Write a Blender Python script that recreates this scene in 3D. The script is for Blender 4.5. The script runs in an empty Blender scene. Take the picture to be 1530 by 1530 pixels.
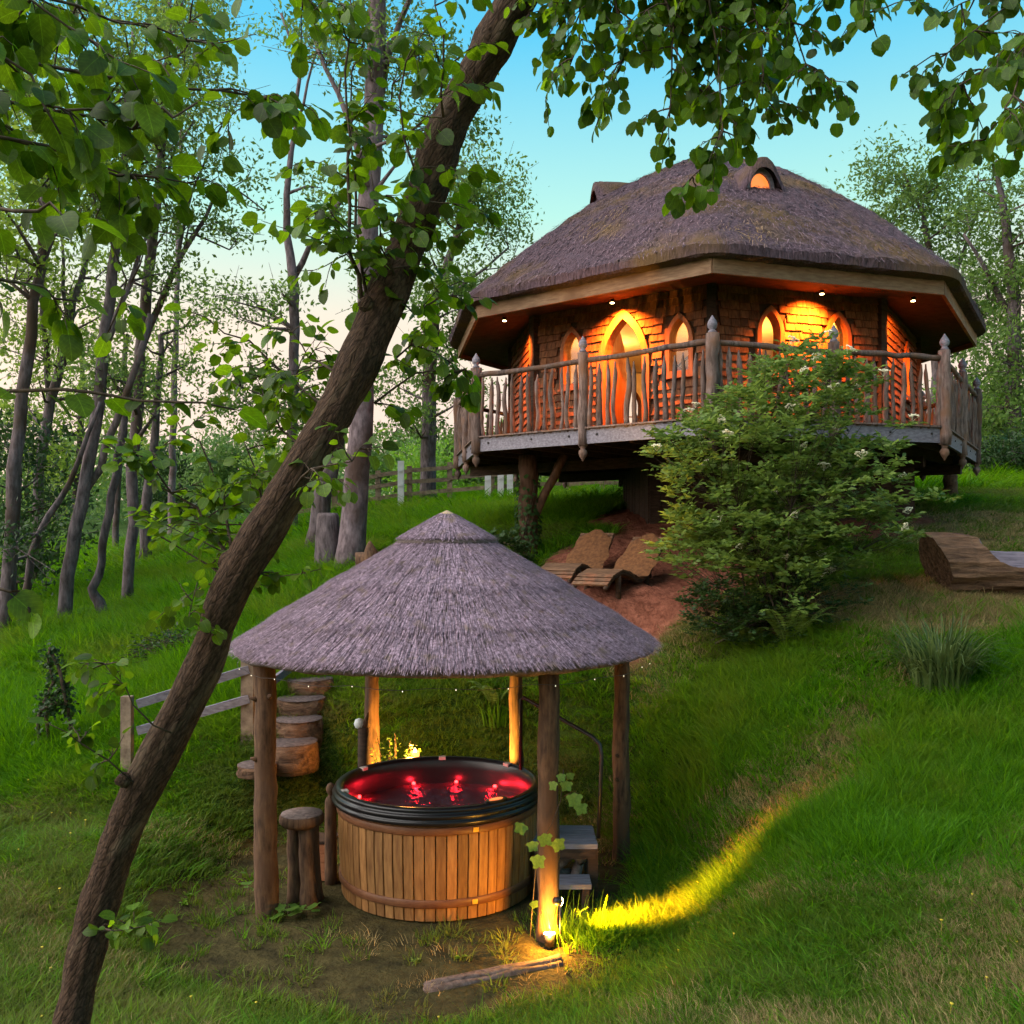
import bpy, bmesh, math, random
import numpy as np
from mathutils import Vector, Matrix
from mathutils.geometry import tessellate_polygon

R = math.radians
scn = bpy.context.scene
col = scn.collection

# ------------------------------------------------------------------ camera, sky, sun, exposure
FPX, HOR = 1400.0, 798.0            # focal length and horizon row, in photo pixels (1530 px square)
cam_d = bpy.data.cameras.new('camera')
cam_d.sensor_width = 36.0
cam_d.lens = 36.0 * FPX / 1530.0
cam_d.shift_y = (HOR - 765.0) / 1530.0
cam_d.clip_start = 0.05
cam_d.clip_end = 3000
cam = bpy.data.objects.new('camera', cam_d)
cam.rotation_euler = (R(90), 0, 0)
col.objects.link(cam)
scn.camera = cam

SUN_EL, SUN_AZ = 44.0, -106.0        # azimuth measured from +Y (view direction) towards +X
world = bpy.data.worlds.new('World')
scn.world = world
world.use_nodes = True
wn = world.node_tree.nodes
wl = world.node_tree.links
wn.clear()
w_out = wn.new('ShaderNodeOutputWorld')
w_bg = wn.new('ShaderNodeBackground')
w_sky = wn.new('ShaderNodeTexSky')
w_sky.sky_type = 'NISHITA'
w_sky.sun_disc = False
w_sky.sun_elevation = R(6)
w_sky.sun_rotation = R(-50)
w_sky.air_density = 1.0
w_sky.dust_density = 1.2
w_sky.ozone_density = 2.5
w_tc = wn.new('ShaderNodeTexCoord')
w_sep = wn.new('ShaderNodeSeparateXYZ')
w_rmp = wn.new('ShaderNodeValToRGB')   # dusk afterglow: pink at the horizon, turquoise above
cr = w_rmp.color_ramp
cr.elements[0].position = 0.0; cr.elements[0].color = (0.66, 0.50, 0.43, 1)
cr.elements[1].position = 1.0; cr.elements[1].color = (0.03, 0.20, 0.34, 1)
for p, c in ((0.10, (0.70, 0.52, 0.43, 1)), (0.21, (0.68, 0.56, 0.44, 1)), (0.32, (0.34, 0.62, 0.54, 1)), (0.47, (0.08, 0.42, 0.62, 1)), (0.65, (0.045, 0.28, 0.42, 1))):
    e = cr.elements.new(p); e.color = c
w_mix = wn.new('ShaderNodeMix'); w_mix.data_type = 'RGBA'; w_mix.blend_type = 'MIX'
w_mix.inputs['Factor'].default_value = 0.86
w_gain = wn.new('ShaderNodeVectorMath'); w_gain.operation = 'SCALE'; w_gain.inputs['Scale'].default_value = 0.10
w_scl = wn.new('ShaderNodeVectorMath'); w_scl.operation = 'SCALE'; w_scl.inputs['Scale'].default_value = 9.2
wl.new(w_tc.outputs['Generated'], w_sep.inputs[0])
wl.new(w_sep.outputs['Z'], w_rmp.inputs[0])
wl.new(w_rmp.outputs[0], w_scl.inputs[0])
wl.new(w_sky.outputs[0], w_mix.inputs['A'])
wl.new(w_scl.outputs[0], w_mix.inputs['B'])
wl.new(w_mix.outputs['Result'], w_bg.inputs[0])
w_bg.inputs[1].default_value = 0.10
wl.new(w_bg.outputs[0], w_out.inputs[0])

sun_d = bpy.data.lights.new('sun', 'SUN')
sun_d.energy = 3.3
sun_d.angle = R(80)
sun_d.color = (1.0, 0.88, 0.78)
sun = bpy.data.objects.new('sun', sun_d)
sun.rotation_euler = (R(90 - SUN_EL), 0, R(180 - SUN_AZ))
col.objects.link(sun)

vs = scn.view_settings
vs.view_transform = 'Standard'
vs.look = 'None'
vs.exposure = 0.92
vs.gamma = 1.0
vs.use_curve_mapping = False
scn.cycles.max_bounces = 5
scn.cycles.diffuse_bounces = 2
scn.cycles.glossy_bounces = 2
scn.cycles.transmission_bounces = 3
scn.cycles.transparent_max_bounces = 6
scn.cycles.caustics_reflective = False
scn.cycles.caustics_refractive = False
scn.cycles.sample_clamp_indirect = 4
scn.cycles.use_adaptive_sampling = True
scn.cycles.adaptive_threshold = 0.04

# ------------------------------------------------------------------ helpers
def W(px, py, Y):
    return Vector(((px - 765.0) / FPX * Y, Y, (HOR - py) / FPX * Y))

WP = {}                              # world position of every object we parent to

class MB:
    def __init__(s):
        s.v = []; s.f = []; s.m = []
    def add(s, vs_, fs_, mi=0):
        o = len(s.v)
        s.v.extend([tuple(p) for p in vs_])
        for f in fs_:
            s.f.append(tuple(o + i for i in f)); s.m.append(mi)
    def obox(s, c, ax, h, mi=0):
        c = Vector(c); a, b, d = [Vector(x) for x in ax]
        P = [c + a * (sx * h[0]) + b * (sy * h[1]) + d * (sz * h[2]) for sz in (-1, 1) for sy in (-1, 1) for sx in (-1, 1)]
        s.add(P, [(0, 2, 3, 1), (4, 5, 7, 6), (0, 1, 5, 4), (2, 6, 7, 3), (0, 4, 6, 2), (1, 3, 7, 5)], mi)
    def box(s, c, h, rz=0, mi=0):
        ca, sa = math.cos(rz), math.sin(rz)
        s.obox(c, ((ca, sa, 0), (-sa, ca, 0), (0, 0, 1)), h, mi)
    def beam(s, a, b, hw, hh, up=(0, 0, 1), mi=0):
        a = Vector(a); b = Vector(b); d = (b - a); L = d.length; d.normalize()
        u = Vector(up); side = d.cross(u).normalized(); u2 = side.cross(d)
        s.obox((a + b) / 2, (d, side, u2), (L / 2, hw, hh), mi)
    def tube(s, path, rad, segs=8, jit=0.0, rng=None, caps=True, mi=0, flute=0.0):
        path = [Vector(p) for p in path]; n = len(path)
        t0 = (path[1] - path[0]).normalized()
        ref = Vector((0, 0, 1)) if abs(t0.z) < 0.9 else Vector((1, 0, 0))
        nx = t0.cross(ref).normalized()
        vs_ = []
        fl = [1 + flute * (rng.random() - .5) for _ in range(segs)] if flute else [1] * segs
        for i, p in enumerate(path):
            t = (path[min(i + 1, n - 1)] - path[max(i - 1, 0)]).normalized()
            nx = (nx - t * nx.dot(t)).normalized()
            ny = t.cross(nx)
            r = rad[i] if hasattr(rad, '__len__') else rad
            for k in range(segs):
                a = 2 * math.pi * k / segs
                rr = r * fl[k] * (1 + (rng.uniform(-jit, jit) if jit else 0))
                vs_.append(p + nx * (math.cos(a) * rr) + ny * (math.sin(a) * rr))
        fs_ = []
        for i in range(n - 1):
            for k in range(segs):
                k2 = (k + 1) % segs
                fs_.append((i * segs + k, i * segs + k2, (i + 1) * segs + k2, (i + 1) * segs + k))
        if caps:
            fs_.append(tuple(range(segs - 1, -1, -1)))
            fs_.append(tuple((n - 1) * segs + k for k in range(segs)))
        s.add(vs_, fs_, mi)
    def lathe(s, prof, c, segs=24, mi=0, caps=True, jit=0, rng=None):
        c = Vector(c); vs_ = []; fs_ = []
        n = len(prof)
        for r, z in prof:
            for k in range(segs):
                a = 2 * math.pi * k / segs
                q = 1 + (rng.uniform(-jit, jit) if jit else 0)
                vs_.append(c + Vector((math.cos(a) * r * q, math.sin(a) * r * q, z)))
        for i in range(n - 1):
            for k in range(segs):
                k2 = (k + 1) % segs
                fs_.append((i * segs + k, i * segs + k2, (i + 1) * segs + k2, (i + 1) * segs + k))
        if caps:
            fs_.append(tuple(range(segs - 1, -1, -1)))
            fs_.append(tuple((n - 1) * segs + k for k in range(segs)))
        s.add(vs_, fs_, mi)
    def build(s, name, mats, parent=None, smooth=True, centre=None):
        V = np.array(s.v, dtype=np.float64)
        return npmesh(name, V, s.f, mats, parent, smooth, centre, s.m)

def tag(o, label=None, cat=None, group=None, kind=None):
    if label: o['label'] = label
    if cat: o['category'] = cat
    if group: o['group'] = group
    if kind: o['kind'] = kind
    return o

def npmesh(name, V, faces, mats, parent=None, smooth=True, centre=None, mi=None):
    if centre is None:
        lo, hi = V.min(0), V.max(0)
        centre = np.array([(lo[0] + hi[0]) / 2, (lo[1] + hi[1]) / 2, lo[2]])
    centre = np.array(centre, dtype=float)
    me = bpy.data.meshes.new(name)
    if isinstance(faces, np.ndarray):
        n, k = faces.shape
        me.vertices.add(len(V)); me.vertices.foreach_set('co', (V - centre).astype(np.float32).ravel())
        me.loops.add(n * k); me.loops.foreach_set('vertex_index', faces.astype(np.int32).ravel())
        me.polygons.add(n)
        me.polygons.foreach_set('loop_start', np.arange(0, n * k, k, dtype=np.int32))
        me.update(calc_edges=True); me.validate()
    else:
        me.from_pydata((V - centre).tolist(), [], faces)
    if not isinstance(mats, (list, tuple)): mats = [mats]
    for m in mats: me.materials.append(m)
    if mi and any(mi): me.polygons.foreach_set('material_index', np.array(mi, dtype=np.int32))
    if smooth: me.polygons.foreach_set('use_smooth', np.ones(len(me.polygons), dtype=bool))
    o = bpy.data.objects.new(name, me)
    place(o, parent, Vector(centre))
    return o

def place(o, parent, wloc):
    col.objects.link(o)
    wloc = Vector(wloc)
    if parent is not None:
        o.parent = parent
        o.location = wloc - WP[parent.name]
    else:
        o.location = wloc
    WP[o.name] = wloc
    return o

def empty(name, loc, label, cat, group=None):
    o = bpy.data.objects.new(name, None)
    o.empty_display_size = 0.2
    place(o, None, loc)
    return tag(o, label, cat, group)

def inst(me, name, parent, wloc, rot=None, scale=None):
    o = bpy.data.objects.new(name, me)
    place(o, parent, wloc)
    if rot is not None:
        if isinstance(rot, Matrix):
            o.rotation_mode = 'QUATERNION'; o.rotation_quaternion = rot.to_quaternion()
        else:
            o.rotation_euler = rot
    if scale is not None: o.scale = scale if hasattr(scale, '__len__') else (scale,) * 3
    return o

def protomesh(mb, name, mat, smooth=True):
    me = bpy.data.meshes.new(name)
    me.from_pydata(mb.v, [], mb.f)
    me.materials.append(mat)
    if smooth: me.polygons.foreach_set('use_smooth', np.ones(len(me.polygons), dtype=bool))
    return me

# ------------------------------------------------------------------ materials
def new_mat(name):
    m = bpy.data.materials.new(name); m.use_nodes = True
    nt = m.node_tree; nt.nodes.clear()
    out = nt.nodes.new('ShaderNodeOutputMaterial')
    return m, nt, nt.nodes, nt.links, out

def rand_value(nt, island):
    oi = nt.nodes.new('ShaderNodeObjectInfo')
    if not island: return oi.outputs['Random']
    g = nt.nodes.new('ShaderNodeNewGeometry')
    a = nt.nodes.new('ShaderNodeMath'); a.operation = 'ADD'
    nt.links.new(oi.outputs['Random'], a.inputs[0]); nt.links.new(g.outputs['Random Per Island'], a.inputs[1])
    f = nt.nodes.new('ShaderNodeMath'); f.operation = 'FRACT'
    nt.links.new(a.outputs[0], f.inputs[0])
    return f.outputs[0]

def mat_noise(name, c1, c2, scale=(8, 8, 8), detail=6, rough=0.8, bump=0.3, rnd=0.25, island=False, c3=None, s3=1.5, p3=0.55, spec=0.3, bdist=0.01, emis=None, dist=0.0):
    m, nt, N, L, out = new_mat(name)
    b = N.new('ShaderNodeBsdfPrincipled'); L.new(b.outputs[0], out.inputs[0])
    tc = N.new('ShaderNodeTexCoord'); oi = N.new('ShaderNodeObjectInfo')
    off = N.new('ShaderNodeVectorMath'); off.operation = 'SCALE'
    cb = N.new('ShaderNodeCombineXYZ')
    for i in range(3): L.new(oi.outputs['Random'], cb.inputs[i])
    L.new(cb.outputs[0], off.inputs[0]); off.inputs['Scale'].default_value = 37.0
    add = N.new('ShaderNodeVectorMath'); L.new(tc.outputs['Object'], add.inputs[0]); L.new(off.outputs[0], add.inputs[1])
    mp = N.new('ShaderNodeMapping'); mp.inputs['Scale'].default_value = scale
    L.new(add.outputs[0], mp.inputs[0])
    nz = N.new('ShaderNodeTexNoise'); nz.inputs['Scale'].default_value = 1.0; nz.inputs['Detail'].default_value = detail
    nz.inputs['Roughness'].default_value = 0.62; nz.inputs['Distortion'].default_value = dist
    L.new(mp.outputs[0], nz.inputs['Vector'])
    rp = N.new('ShaderNodeValToRGB'); rp.color_ramp.elements[0].position = 0.33; rp.color_ramp.elements[1].position = 0.68
    rp.color_ramp.elements[0].color = (*c1, 1); rp.color_ramp.elements[1].color = (*c2, 1)
    L.new(nz.outputs['Fac'], rp.inputs[0])
    c = rp.outputs[0]
    if c3:
        n3 = N.new('ShaderNodeTexNoise'); n3.inputs['Scale'].default_value = s3; n3.inputs['Detail'].default_value = 5
        L.new(add.outputs[0], n3.inputs['Vector'])
        r3 = N.new('ShaderNodeValToRGB'); r3.color_ramp.elements[0].position = p3 - 0.06; r3.color_ramp.elements[1].position = p3 + 0.1
        r3.color_ramp.elements[0].color = (0, 0, 0, 1); r3.color_ramp.elements[1].color = (1, 1, 1, 1)
        L.new(n3.outputs['Fac'], r3.inputs[0])
        mx = N.new('ShaderNodeMix'); mx.data_type = 'RGBA'
        L.new(r3.outputs[0], mx.inputs['Factor']); L.new(c, mx.inputs['A']); mx.inputs['B'].default_value = (*c3, 1)
        c = mx.outputs['Result']
    if rnd:
        rv = rand_value(nt, island)
        mr = N.new('ShaderNodeMapRange'); L.new(rv, mr.inputs[0])
        mr.inputs['To Min'].default_value = 1 - rnd; mr.inputs['To Max'].default_value = 1 + rnd
        sc = N.new('ShaderNodeVectorMath'); sc.operation = 'SCALE'
        L.new(c, sc.inputs[0]); L.new(mr.outputs[0], sc.inputs['Scale'])
        c = sc.outputs[0]
    L.new(c, b.inputs['Base Color'])
    b.inputs['Roughness'].default_value = rough
    b.inputs['Specular IOR Level'].default_value = spec
    if bump:
        bp = N.new('ShaderNodeBump'); bp.inputs['Strength'].default_value = bump; bp.inputs['Distance'].default_value = bdist
        L.new(nz.outputs['Fac'], bp.inputs['Height']); L.new(bp.outputs[0], b.inputs['Normal'])
    return m

def mat_cracked_bark(name, dark, mid, light, rot_y):
    m, nt, N, L, out = new_mat(name)
    b = N.new('ShaderNodeBsdfPrincipled'); L.new(b.outputs[0], out.inputs[0]); b.inputs['Roughness'].default_value = .9; b.inputs['Specular IOR Level'].default_value = .2
    tc = N.new('ShaderNodeTexCoord'); vr = N.new('ShaderNodeVectorRotate'); vr.rotation_type = 'Y_AXIS'; vr.inputs['Angle'].default_value = rot_y
    L.new(tc.outputs['Object'], vr.inputs['Vector'])
    def mapped(sc):
        mp = N.new('ShaderNodeMapping'); mp.inputs['Scale'].default_value = sc; L.new(vr.outputs[0], mp.inputs[0]); return mp.outputs[0]
    n1 = N.new('ShaderNodeTexNoise'); n1.inputs['Scale'].default_value = 1; n1.inputs['Detail'].default_value = 10; n1.inputs['Roughness'].default_value = .7; L.new(mapped((70, 70, 24)), n1.inputs['Vector'])
    n2 = N.new('ShaderNodeTexNoise'); n2.inputs['Scale'].default_value = 1; n2.inputs['Detail'].default_value = 6; L.new(mapped((9, 9, 2.2)), n2.inputs['Vector'])
    vo = N.new('ShaderNodeTexVoronoi'); vo.feature = 'DISTANCE_TO_EDGE'; vo.inputs['Scale'].default_value = 1; L.new(mapped((44, 44, 9)), vo.inputs['Vector'])
    cr_ = N.new('ShaderNodeValToRGB'); cr_.color_ramp.elements[0].position = .0; cr_.color_ramp.elements[1].position = .14; cr_.color_ramp.elements[0].color = (.55, .55, .55, 1); cr_.color_ramp.elements[1].color = (1, 1, 1, 1); L.new(vo.outputs['Distance'], cr_.inputs[0])
    r1 = N.new('ShaderNodeValToRGB'); r1.color_ramp.elements[0].position = .34; r1.color_ramp.elements[1].position = .66; r1.color_ramp.elements[0].color = (*dark, 1); r1.color_ramp.elements[1].color = (*mid, 1); L.new(n1.outputs['Fac'], r1.inputs[0])
    r2 = N.new('ShaderNodeValToRGB'); r2.color_ramp.elements[0].position = .55; r2.color_ramp.elements[1].position = .72; r2.color_ramp.elements[0].color = (0, 0, 0, 1); r2.color_ramp.elements[1].color = (.75, .75, .75, 1); L.new(n2.outputs['Fac'], r2.inputs[0])
    mx = N.new('ShaderNodeMix'); mx.data_type = 'RGBA'; L.new(r2.outputs[0], mx.inputs['Factor']); L.new(r1.outputs[0], mx.inputs['A']); mx.inputs['B'].default_value = (*light, 1)
    mu = N.new('ShaderNodeMix'); mu.data_type = 'RGBA'; mu.blend_type = 'MULTIPLY'; mu.inputs['Factor'].default_value = 1; L.new(mx.outputs['Result'], mu.inputs['A']); L.new(cr_.outputs[0], mu.inputs['B'])
    L.new(mu.outputs['Result'], b.inputs['Base Color'])
    ad = N.new('ShaderNodeMath'); ad.operation = 'ADD'; L.new(n1.outputs['Fac'], ad.inputs[0]); L.new(cr_.outputs[0], ad.inputs[1])
    bp = N.new('ShaderNodeBump'); bp.inputs['Strength'].default_value = 1; bp.inputs['Distance'].default_value = .009; L.new(ad.outputs[0], bp.inputs['Height']); L.new(bp.outputs[0], b.inputs['Normal'])
    return m

def mat_leaf(name, c1, c2, trans=0.4, rough=0.5, spec=0.25, patch=None, tval=1.8):
    m, nt, N, L, out = new_mat(name)
    rv = rand_value(nt, True)
    rp = N.new('ShaderNodeValToRGB')
    rp.color_ramp.elements[0].color = (*c1, 1); rp.color_ramp.elements[1].color = (*c2, 1)
    L.new(rv, rp.inputs[0])
    c = rp.outputs[0]
    if patch:      # drifts of another colour across the ground
        oi = N.new('ShaderNodeObjectInfo'); nz = N.new('ShaderNodeTexNoise'); nz.inputs['Scale'].default_value = 0.55; nz.inputs['Detail'].default_value = 6; nz.inputs['Roughness'].default_value = .7
        L.new(oi.outputs['Location'], nz.inputs['Vector'])
        pr = N.new('ShaderNodeValToRGB'); pr.color_ramp.elements[0].position = .47; pr.color_ramp.elements[1].position = .66
        pr.color_ramp.elements[0].color = (0, 0, 0, 1); pr.color_ramp.elements[1].color = (.8, .8, .8, 1)
        L.new(nz.outputs['Fac'], pr.inputs[0])
        mx0 = N.new('ShaderNodeMix'); mx0.data_type = 'RGBA'; L.new(pr.outputs[0], mx0.inputs['Factor']); L.new(c, mx0.inputs['A']); mx0.inputs['B'].default_value = (*patch, 1); c = mx0.outputs['Result']
    else:          # mottling within the blade
        tc = N.new('ShaderNodeTexCoord'); nz = N.new('ShaderNodeTexNoise'); nz.inputs['Scale'].default_value = 5; nz.inputs['Detail'].default_value = 5
        L.new(tc.outputs['Object'], nz.inputs['Vector']); mr = N.new('ShaderNodeMapRange'); L.new(nz.outputs['Fac'], mr.inputs[0]); mr.inputs['From Min'].default_value = .3; mr.inputs['From Max'].default_value = .7; mr.inputs['To Min'].default_value = .72; mr.inputs['To Max'].default_value = 1.25
        sc = N.new('ShaderNodeVectorMath'); sc.operation = 'SCALE'; L.new(c, sc.inputs[0]); L.new(mr.outputs[0], sc.inputs['Scale']); c = sc.outputs[0]
    b = N.new('ShaderNodeBsdfPrincipled'); b.inputs['Roughness'].default_value = rough
    b.inputs['Specular IOR Level'].default_value = spec
    t = N.new('ShaderNodeBsdfTranslucent')
    hs = N.new('ShaderNodeHueSaturation'); hs.inputs['Hue'].default_value = 0.485; hs.inputs['Saturation'].default_value = 1.05; hs.inputs['Value'].default_value = tval
    L.new(c, b.inputs['Base Color']); L.new(c, hs.inputs['Color']); L.new(hs.outputs[0], t.inputs[0])
    mx = N.new('ShaderNodeMixShader'); mx.inputs[0].default_value = trans
    L.new(b.outputs[0], mx.inputs[1]); L.new(t.outputs[0], mx.inputs[2]); L.new(mx.outputs[0], out.inputs[0])
    return m

def mat_plain(name, c, rough=0.5, metal=0.0, spec=0.5, emis=None, es=0.0):
    m, nt, N, L, out = new_mat(name)
    b = N.new('ShaderNodeBsdfPrincipled'); L.new(b.outputs[0], out.inputs[0])
    nz = N.new('ShaderNodeTexNoise'); nz.inputs['Scale'].default_value = 9; nz.inputs['Detail'].default_value = 4
    rp = N.new('ShaderNodeValToRGB')
    rp.color_ramp.elements[0].color = (*[x * 0.82 for x in c], 1); rp.color_ramp.elements[1].color = (*[min(1, x * 1.12) for x in c], 1)
    tc = N.new('ShaderNodeTexCoord'); L.new(tc.outputs['Object'], nz.inputs['Vector']); L.new(nz.outputs['Fac'], rp.inputs[0])
    L.new(rp.outputs[0], b.inputs['Base Color'])
    b.inputs['Roughness'].default_value = rough; b.inputs['Metallic'].default_value = metal; b.inputs['Specular IOR Level'].default_value = spec
    if emis:
        b.inputs['Emission Color'].default_value = (*emis, 1); b.inputs['Emission Strength'].default_value = es
    return m

def mat_glass(name, tint=(1, 0.95, 0.85), gloss=0.12):
    m, nt, N, L, out = new_mat(name)
    t = N.new('ShaderNodeBsdfTransparent'); t.inputs[0].default_value = (*tint, 1)
    g = N.new('ShaderNodeBsdfGlossy'); g.inputs['Roughness'].default_value = 0.03
    f = N.new('ShaderNodeFresnel'); f.inputs[0].default_value = 1.5
    mx = N.new('ShaderNodeMixShader'); L.new(f.outputs[0], mx.inputs[0]); L.new(t.outputs[0], mx.inputs[1]); L.new(g.outputs[0], mx.inputs[2])
    L.new(mx.outputs[0], out.inputs[0])
    return m

M = {}
M['bark_lean'] = mat_cracked_bark('bark_leaning', (0.018, 0.009, 0.006), (0.11, 0.064, 0.04), (0.17, 0.12, 0.08), R(-33))
M['bark_grey'] = mat_noise('bark_grey', (0.045, 0.033, 0.036), (0.19, 0.145, 0.155), (14, 14, 4), 8, 0.9, 0.6, 0.25, bdist=0.03, c3=(0.06, 0.035, 0.022), s3=0.9, p3=0.55)
M['bark_pale'] = mat_noise('bark_pale', (0.085, 0.06, 0.066), (0.25, 0.185, 0.205), (12, 12, 5), 8, 0.9, 0.6, 0.2, bdist=0.03, c3=(0.07, 0.04, 0.032), s3=1.3, p3=0.58)
M['twig'] = mat_noise('twig_bark', (0.03, 0.02, 0.013), (0.09, 0.06, 0.04), (30, 30, 30), 4, 0.85, 0.2, 0.2)
M['post_wood'] = mat_noise('post_log', (0.035, 0.017, 0.010), (0.15, 0.08, 0.043), (26, 26, 5), 8, 0.85, 0.7, 0.2, bdist=0.012, c3=(0.09, 0.045, 0.025), s3=3, p3=0.55)
M['rail_wood'] = mat_noise('weathered_log', (0.06, 0.036, 0.03), (0.24, 0.165, 0.145), (24, 24, 5), 8, 0.85, 0.7, 0.3, bdist=0.012, c3=(0.16, 0.085, 0.055), s3=3.5, p3=0.54)
M['grey_wood'] = mat_noise('grey_board', (0.13, 0.115, 0.14), (0.27, 0.245, 0.29), (5, 40, 40), 6, 0.8, 0.35, 0.12, bdist=0.006)
M['fascia_wood'] = mat_noise('tan_fascia', (0.17, 0.09, 0.05), (0.33, 0.2, 0.12), (5, 5, 34), 7, 0.75, 0.3, 0.1, bdist=0.006, c3=(0.17, 0.09, 0.05), s3=1.2, p3=0.6)
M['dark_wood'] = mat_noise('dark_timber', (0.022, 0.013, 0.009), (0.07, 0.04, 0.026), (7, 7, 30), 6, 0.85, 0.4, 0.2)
M['shingle'] = mat_noise('cedar_shingle', (0.08, 0.028, 0.012), (0.24, 0.095, 0.038), (26, 26, 5), 7, 0.8, 0.5, 0.32, island=True, bdist=0.008)
M['wall_base'] = mat_noise('wall_board', (0.04, 0.02, 0.012), (0.09, 0.045, 0.025), (8, 8, 30), 5, 0.85, 0.2, 0)
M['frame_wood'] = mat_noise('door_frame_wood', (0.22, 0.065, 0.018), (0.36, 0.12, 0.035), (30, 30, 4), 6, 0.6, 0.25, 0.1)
M['plaster'] = mat_plain('warm_plaster', (0.62, 0.5, 0.34), 0.8)
M['thatch'] = mat_noise('reed_thatch', (0.038, 0.022, 0.029), (0.15, 0.092, 0.115), (30, 30, 8), 8, 0.95, 1.0, 0, bdist=0.04, c3=(0.13, 0.075, 0.035), s3=0.8, p3=0.56)
M['straw'] = mat_noise('thatch_straw', (0.042, 0.025, 0.032), (0.22, 0.14, 0.172), (14, 14, 14), 3, 0.9, 0, 0.55, island=True, c3=(0.20, 0.12, 0.055), s3=0.7, p3=0.58)
M['reed'] = mat_noise('gazebo_reed', (0.075, 0.046, 0.062), (0.40, 0.285, 0.36), (38, 38, 38), 3, 0.9, 0, 0.6, island=True, c3=(0.21, 0.145, 0.125), s3=9, p3=0.62)
M['reed_base'] = mat_noise('gazebo_reed_base', (0.05, 0.037, 0.033), (0.17, 0.13, 0.12), (40, 40, 40), 6, 0.95, 0.6, 0)
M['straw_cap'] = mat_plain('straw_cap', (0.42, 0.30, 0.18), 0.9)
M['stave'] = mat_noise('cedar_stave', (0.17, 0.07, 0.022), (0.34, 0.165, 0.055), (30, 30, 4), 7, 0.6, 0.3, 0.3, bdist=0.006)
M['hoop'] = mat_noise('stained_hoop', (0.10, 0.035, 0.016), (0.17, 0.07, 0.03), (9, 9, 40), 5, 0.5, 0.15, 0.05)
M['black_plastic'] = mat_plain('black_acrylic', (0.010, 0.009, 0.011), 0.28, 0, 0.35)
M['glint_gold'] = mat_plain('glint_gold', (0.7, 0.45, 0.15), 0.3, 1.0)
M['pad'] = mat_plain('pad_beige', (0.5, 0.42, 0.38), 0.5)
M['metal_dark'] = mat_plain('dark_metal', (0.06, 0.05, 0.05), 0.4, 0.8)
M['white_fit'] = mat_plain('white_fitting', (0.66, 0.7, 0.72), 0.4)
M['slice'] = mat_noise('sawn_end', (0.10, 0.07, 0.065), (0.25, 0.185, 0.165), (22, 22, 22), 6, 0.85, 0.4, 0.15)
M['step_top'] = mat_noise('weathered_sawn_end', (0.05, 0.034, 0.032), (0.17, 0.12, 0.11), (22, 22, 22), 6, 0.9, 0.5, 0.2)
M['terracotta'] = mat_noise('orange_board', (0.30, 0.11, 0.05), (0.42, 0.17, 0.08), (6, 6, 24), 4, 0.8, 0.2, 0)
M['carved'] = mat_noise('carved_grey_wood', (0.10, 0.08, 0.10), (0.22, 0.18, 0.215), (4, 24, 24), 7, 0.8, 0.4, 0, bdist=0.01)
M['log_bark'] = mat_noise('log_bark', (0.05, 0.025, 0.015), (0.24, 0.13, 0.075), (3, 16, 16), 9, 0.9, 1.0, 0, bdist=0.05)
M['slat'] = mat_noise('lounger_slat', (0.07, 0.033, 0.017), (0.17, 0.09, 0.048), (5, 30, 30), 5, 0.75, 0.2, 0.15)
M['fleece'] = mat_noise('tan_fleece', (0.075, 0.03, 0.011), (0.17, 0.07, 0.025), (20, 20, 20), 6, 0.95, 0.6, 0.1, bdist=0.02)
M['fence'] = mat_noise('fence_wood', (0.12, 0.08, 0.055), (0.28, 0.2, 0.14), (8, 8, 8), 5, 0.9, 0.2, 0.2)
M['white_post'] = mat_plain('white_post', (0.6, 0.58, 0.6), 0.6)
M['leaf_fore'] = mat_leaf('lime_leaf', (0.03, 0.062, 0.005), (0.10, 0.195, 0.012), 0.55, .45, .3, None, 2.1)
M['leaf_ash'] = mat_leaf('ash_leaf', (0.06, 0.115, 0.022), (0.15, 0.24, 0.055), 0.5)
M['leaf_pale'] = mat_leaf('pale_leaf', (0.10, 0.18, 0.022), (0.21, 0.30, 0.055), 0.5)
M['leaf_bright'] = mat_leaf('bright_leaf', (0.10, 0.22, 0.02), (0.20, 0.36, 0.045), 0.45)
M['leaf_dark'] = mat_leaf('dark_leaf', (0.014, 0.036, 0.009), (0.04, 0.085, 0.02), 0.3)
M['leaf_elder'] = mat_leaf('elder_leaf', (0.06, 0.11, 0.018), (0.19, 0.28, 0.06), 0.35)
M['leaf_far'] = mat_leaf('far_leaf', (0.07, 0.14, 0.035), (0.15, 0.25, 0.07), 0.4)
M['vine_leaf'] = mat_leaf('vine_leaf', (0.06, 0.14, 0.02), (0.11, 0.2, 0.03), 0.4)
M['grass'] = mat_leaf('grass_blade', (0.028, 0.10, 0.005), (0.12, 0.30, 0.013), 0.42, 0.6, 0.15, (0.16, 0.215, 0.024))
M['grass_lawn'] = mat_leaf('lawn_blade', (0.035, 0.08, 0.006), (0.12, 0.20, 0.018), 0.35, 0.6, 0.15, (0.15, 0.135, 0.045))
M['grass_dry'] = mat_leaf('dry_blade', (0.17, 0.13, 0.055), (0.44, 0.33, 0.155), 0.3, 0.7, 0.1)
M['reedgrass'] = mat_leaf('ornamental_blade', (0.02, 0.05, 0.012), (0.14, 0.19, 0.06), 0.3, 0.5, 0.25)
M['flower'] = mat_plain('cream_flower', (0.75, 0.7, 0.5), 0.8)
M['yellow'] = mat_plain('yellow_flower', (0.75, 0.55, 0.04), 0.7)
M['glass'] = mat_glass('window_glass')

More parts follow.
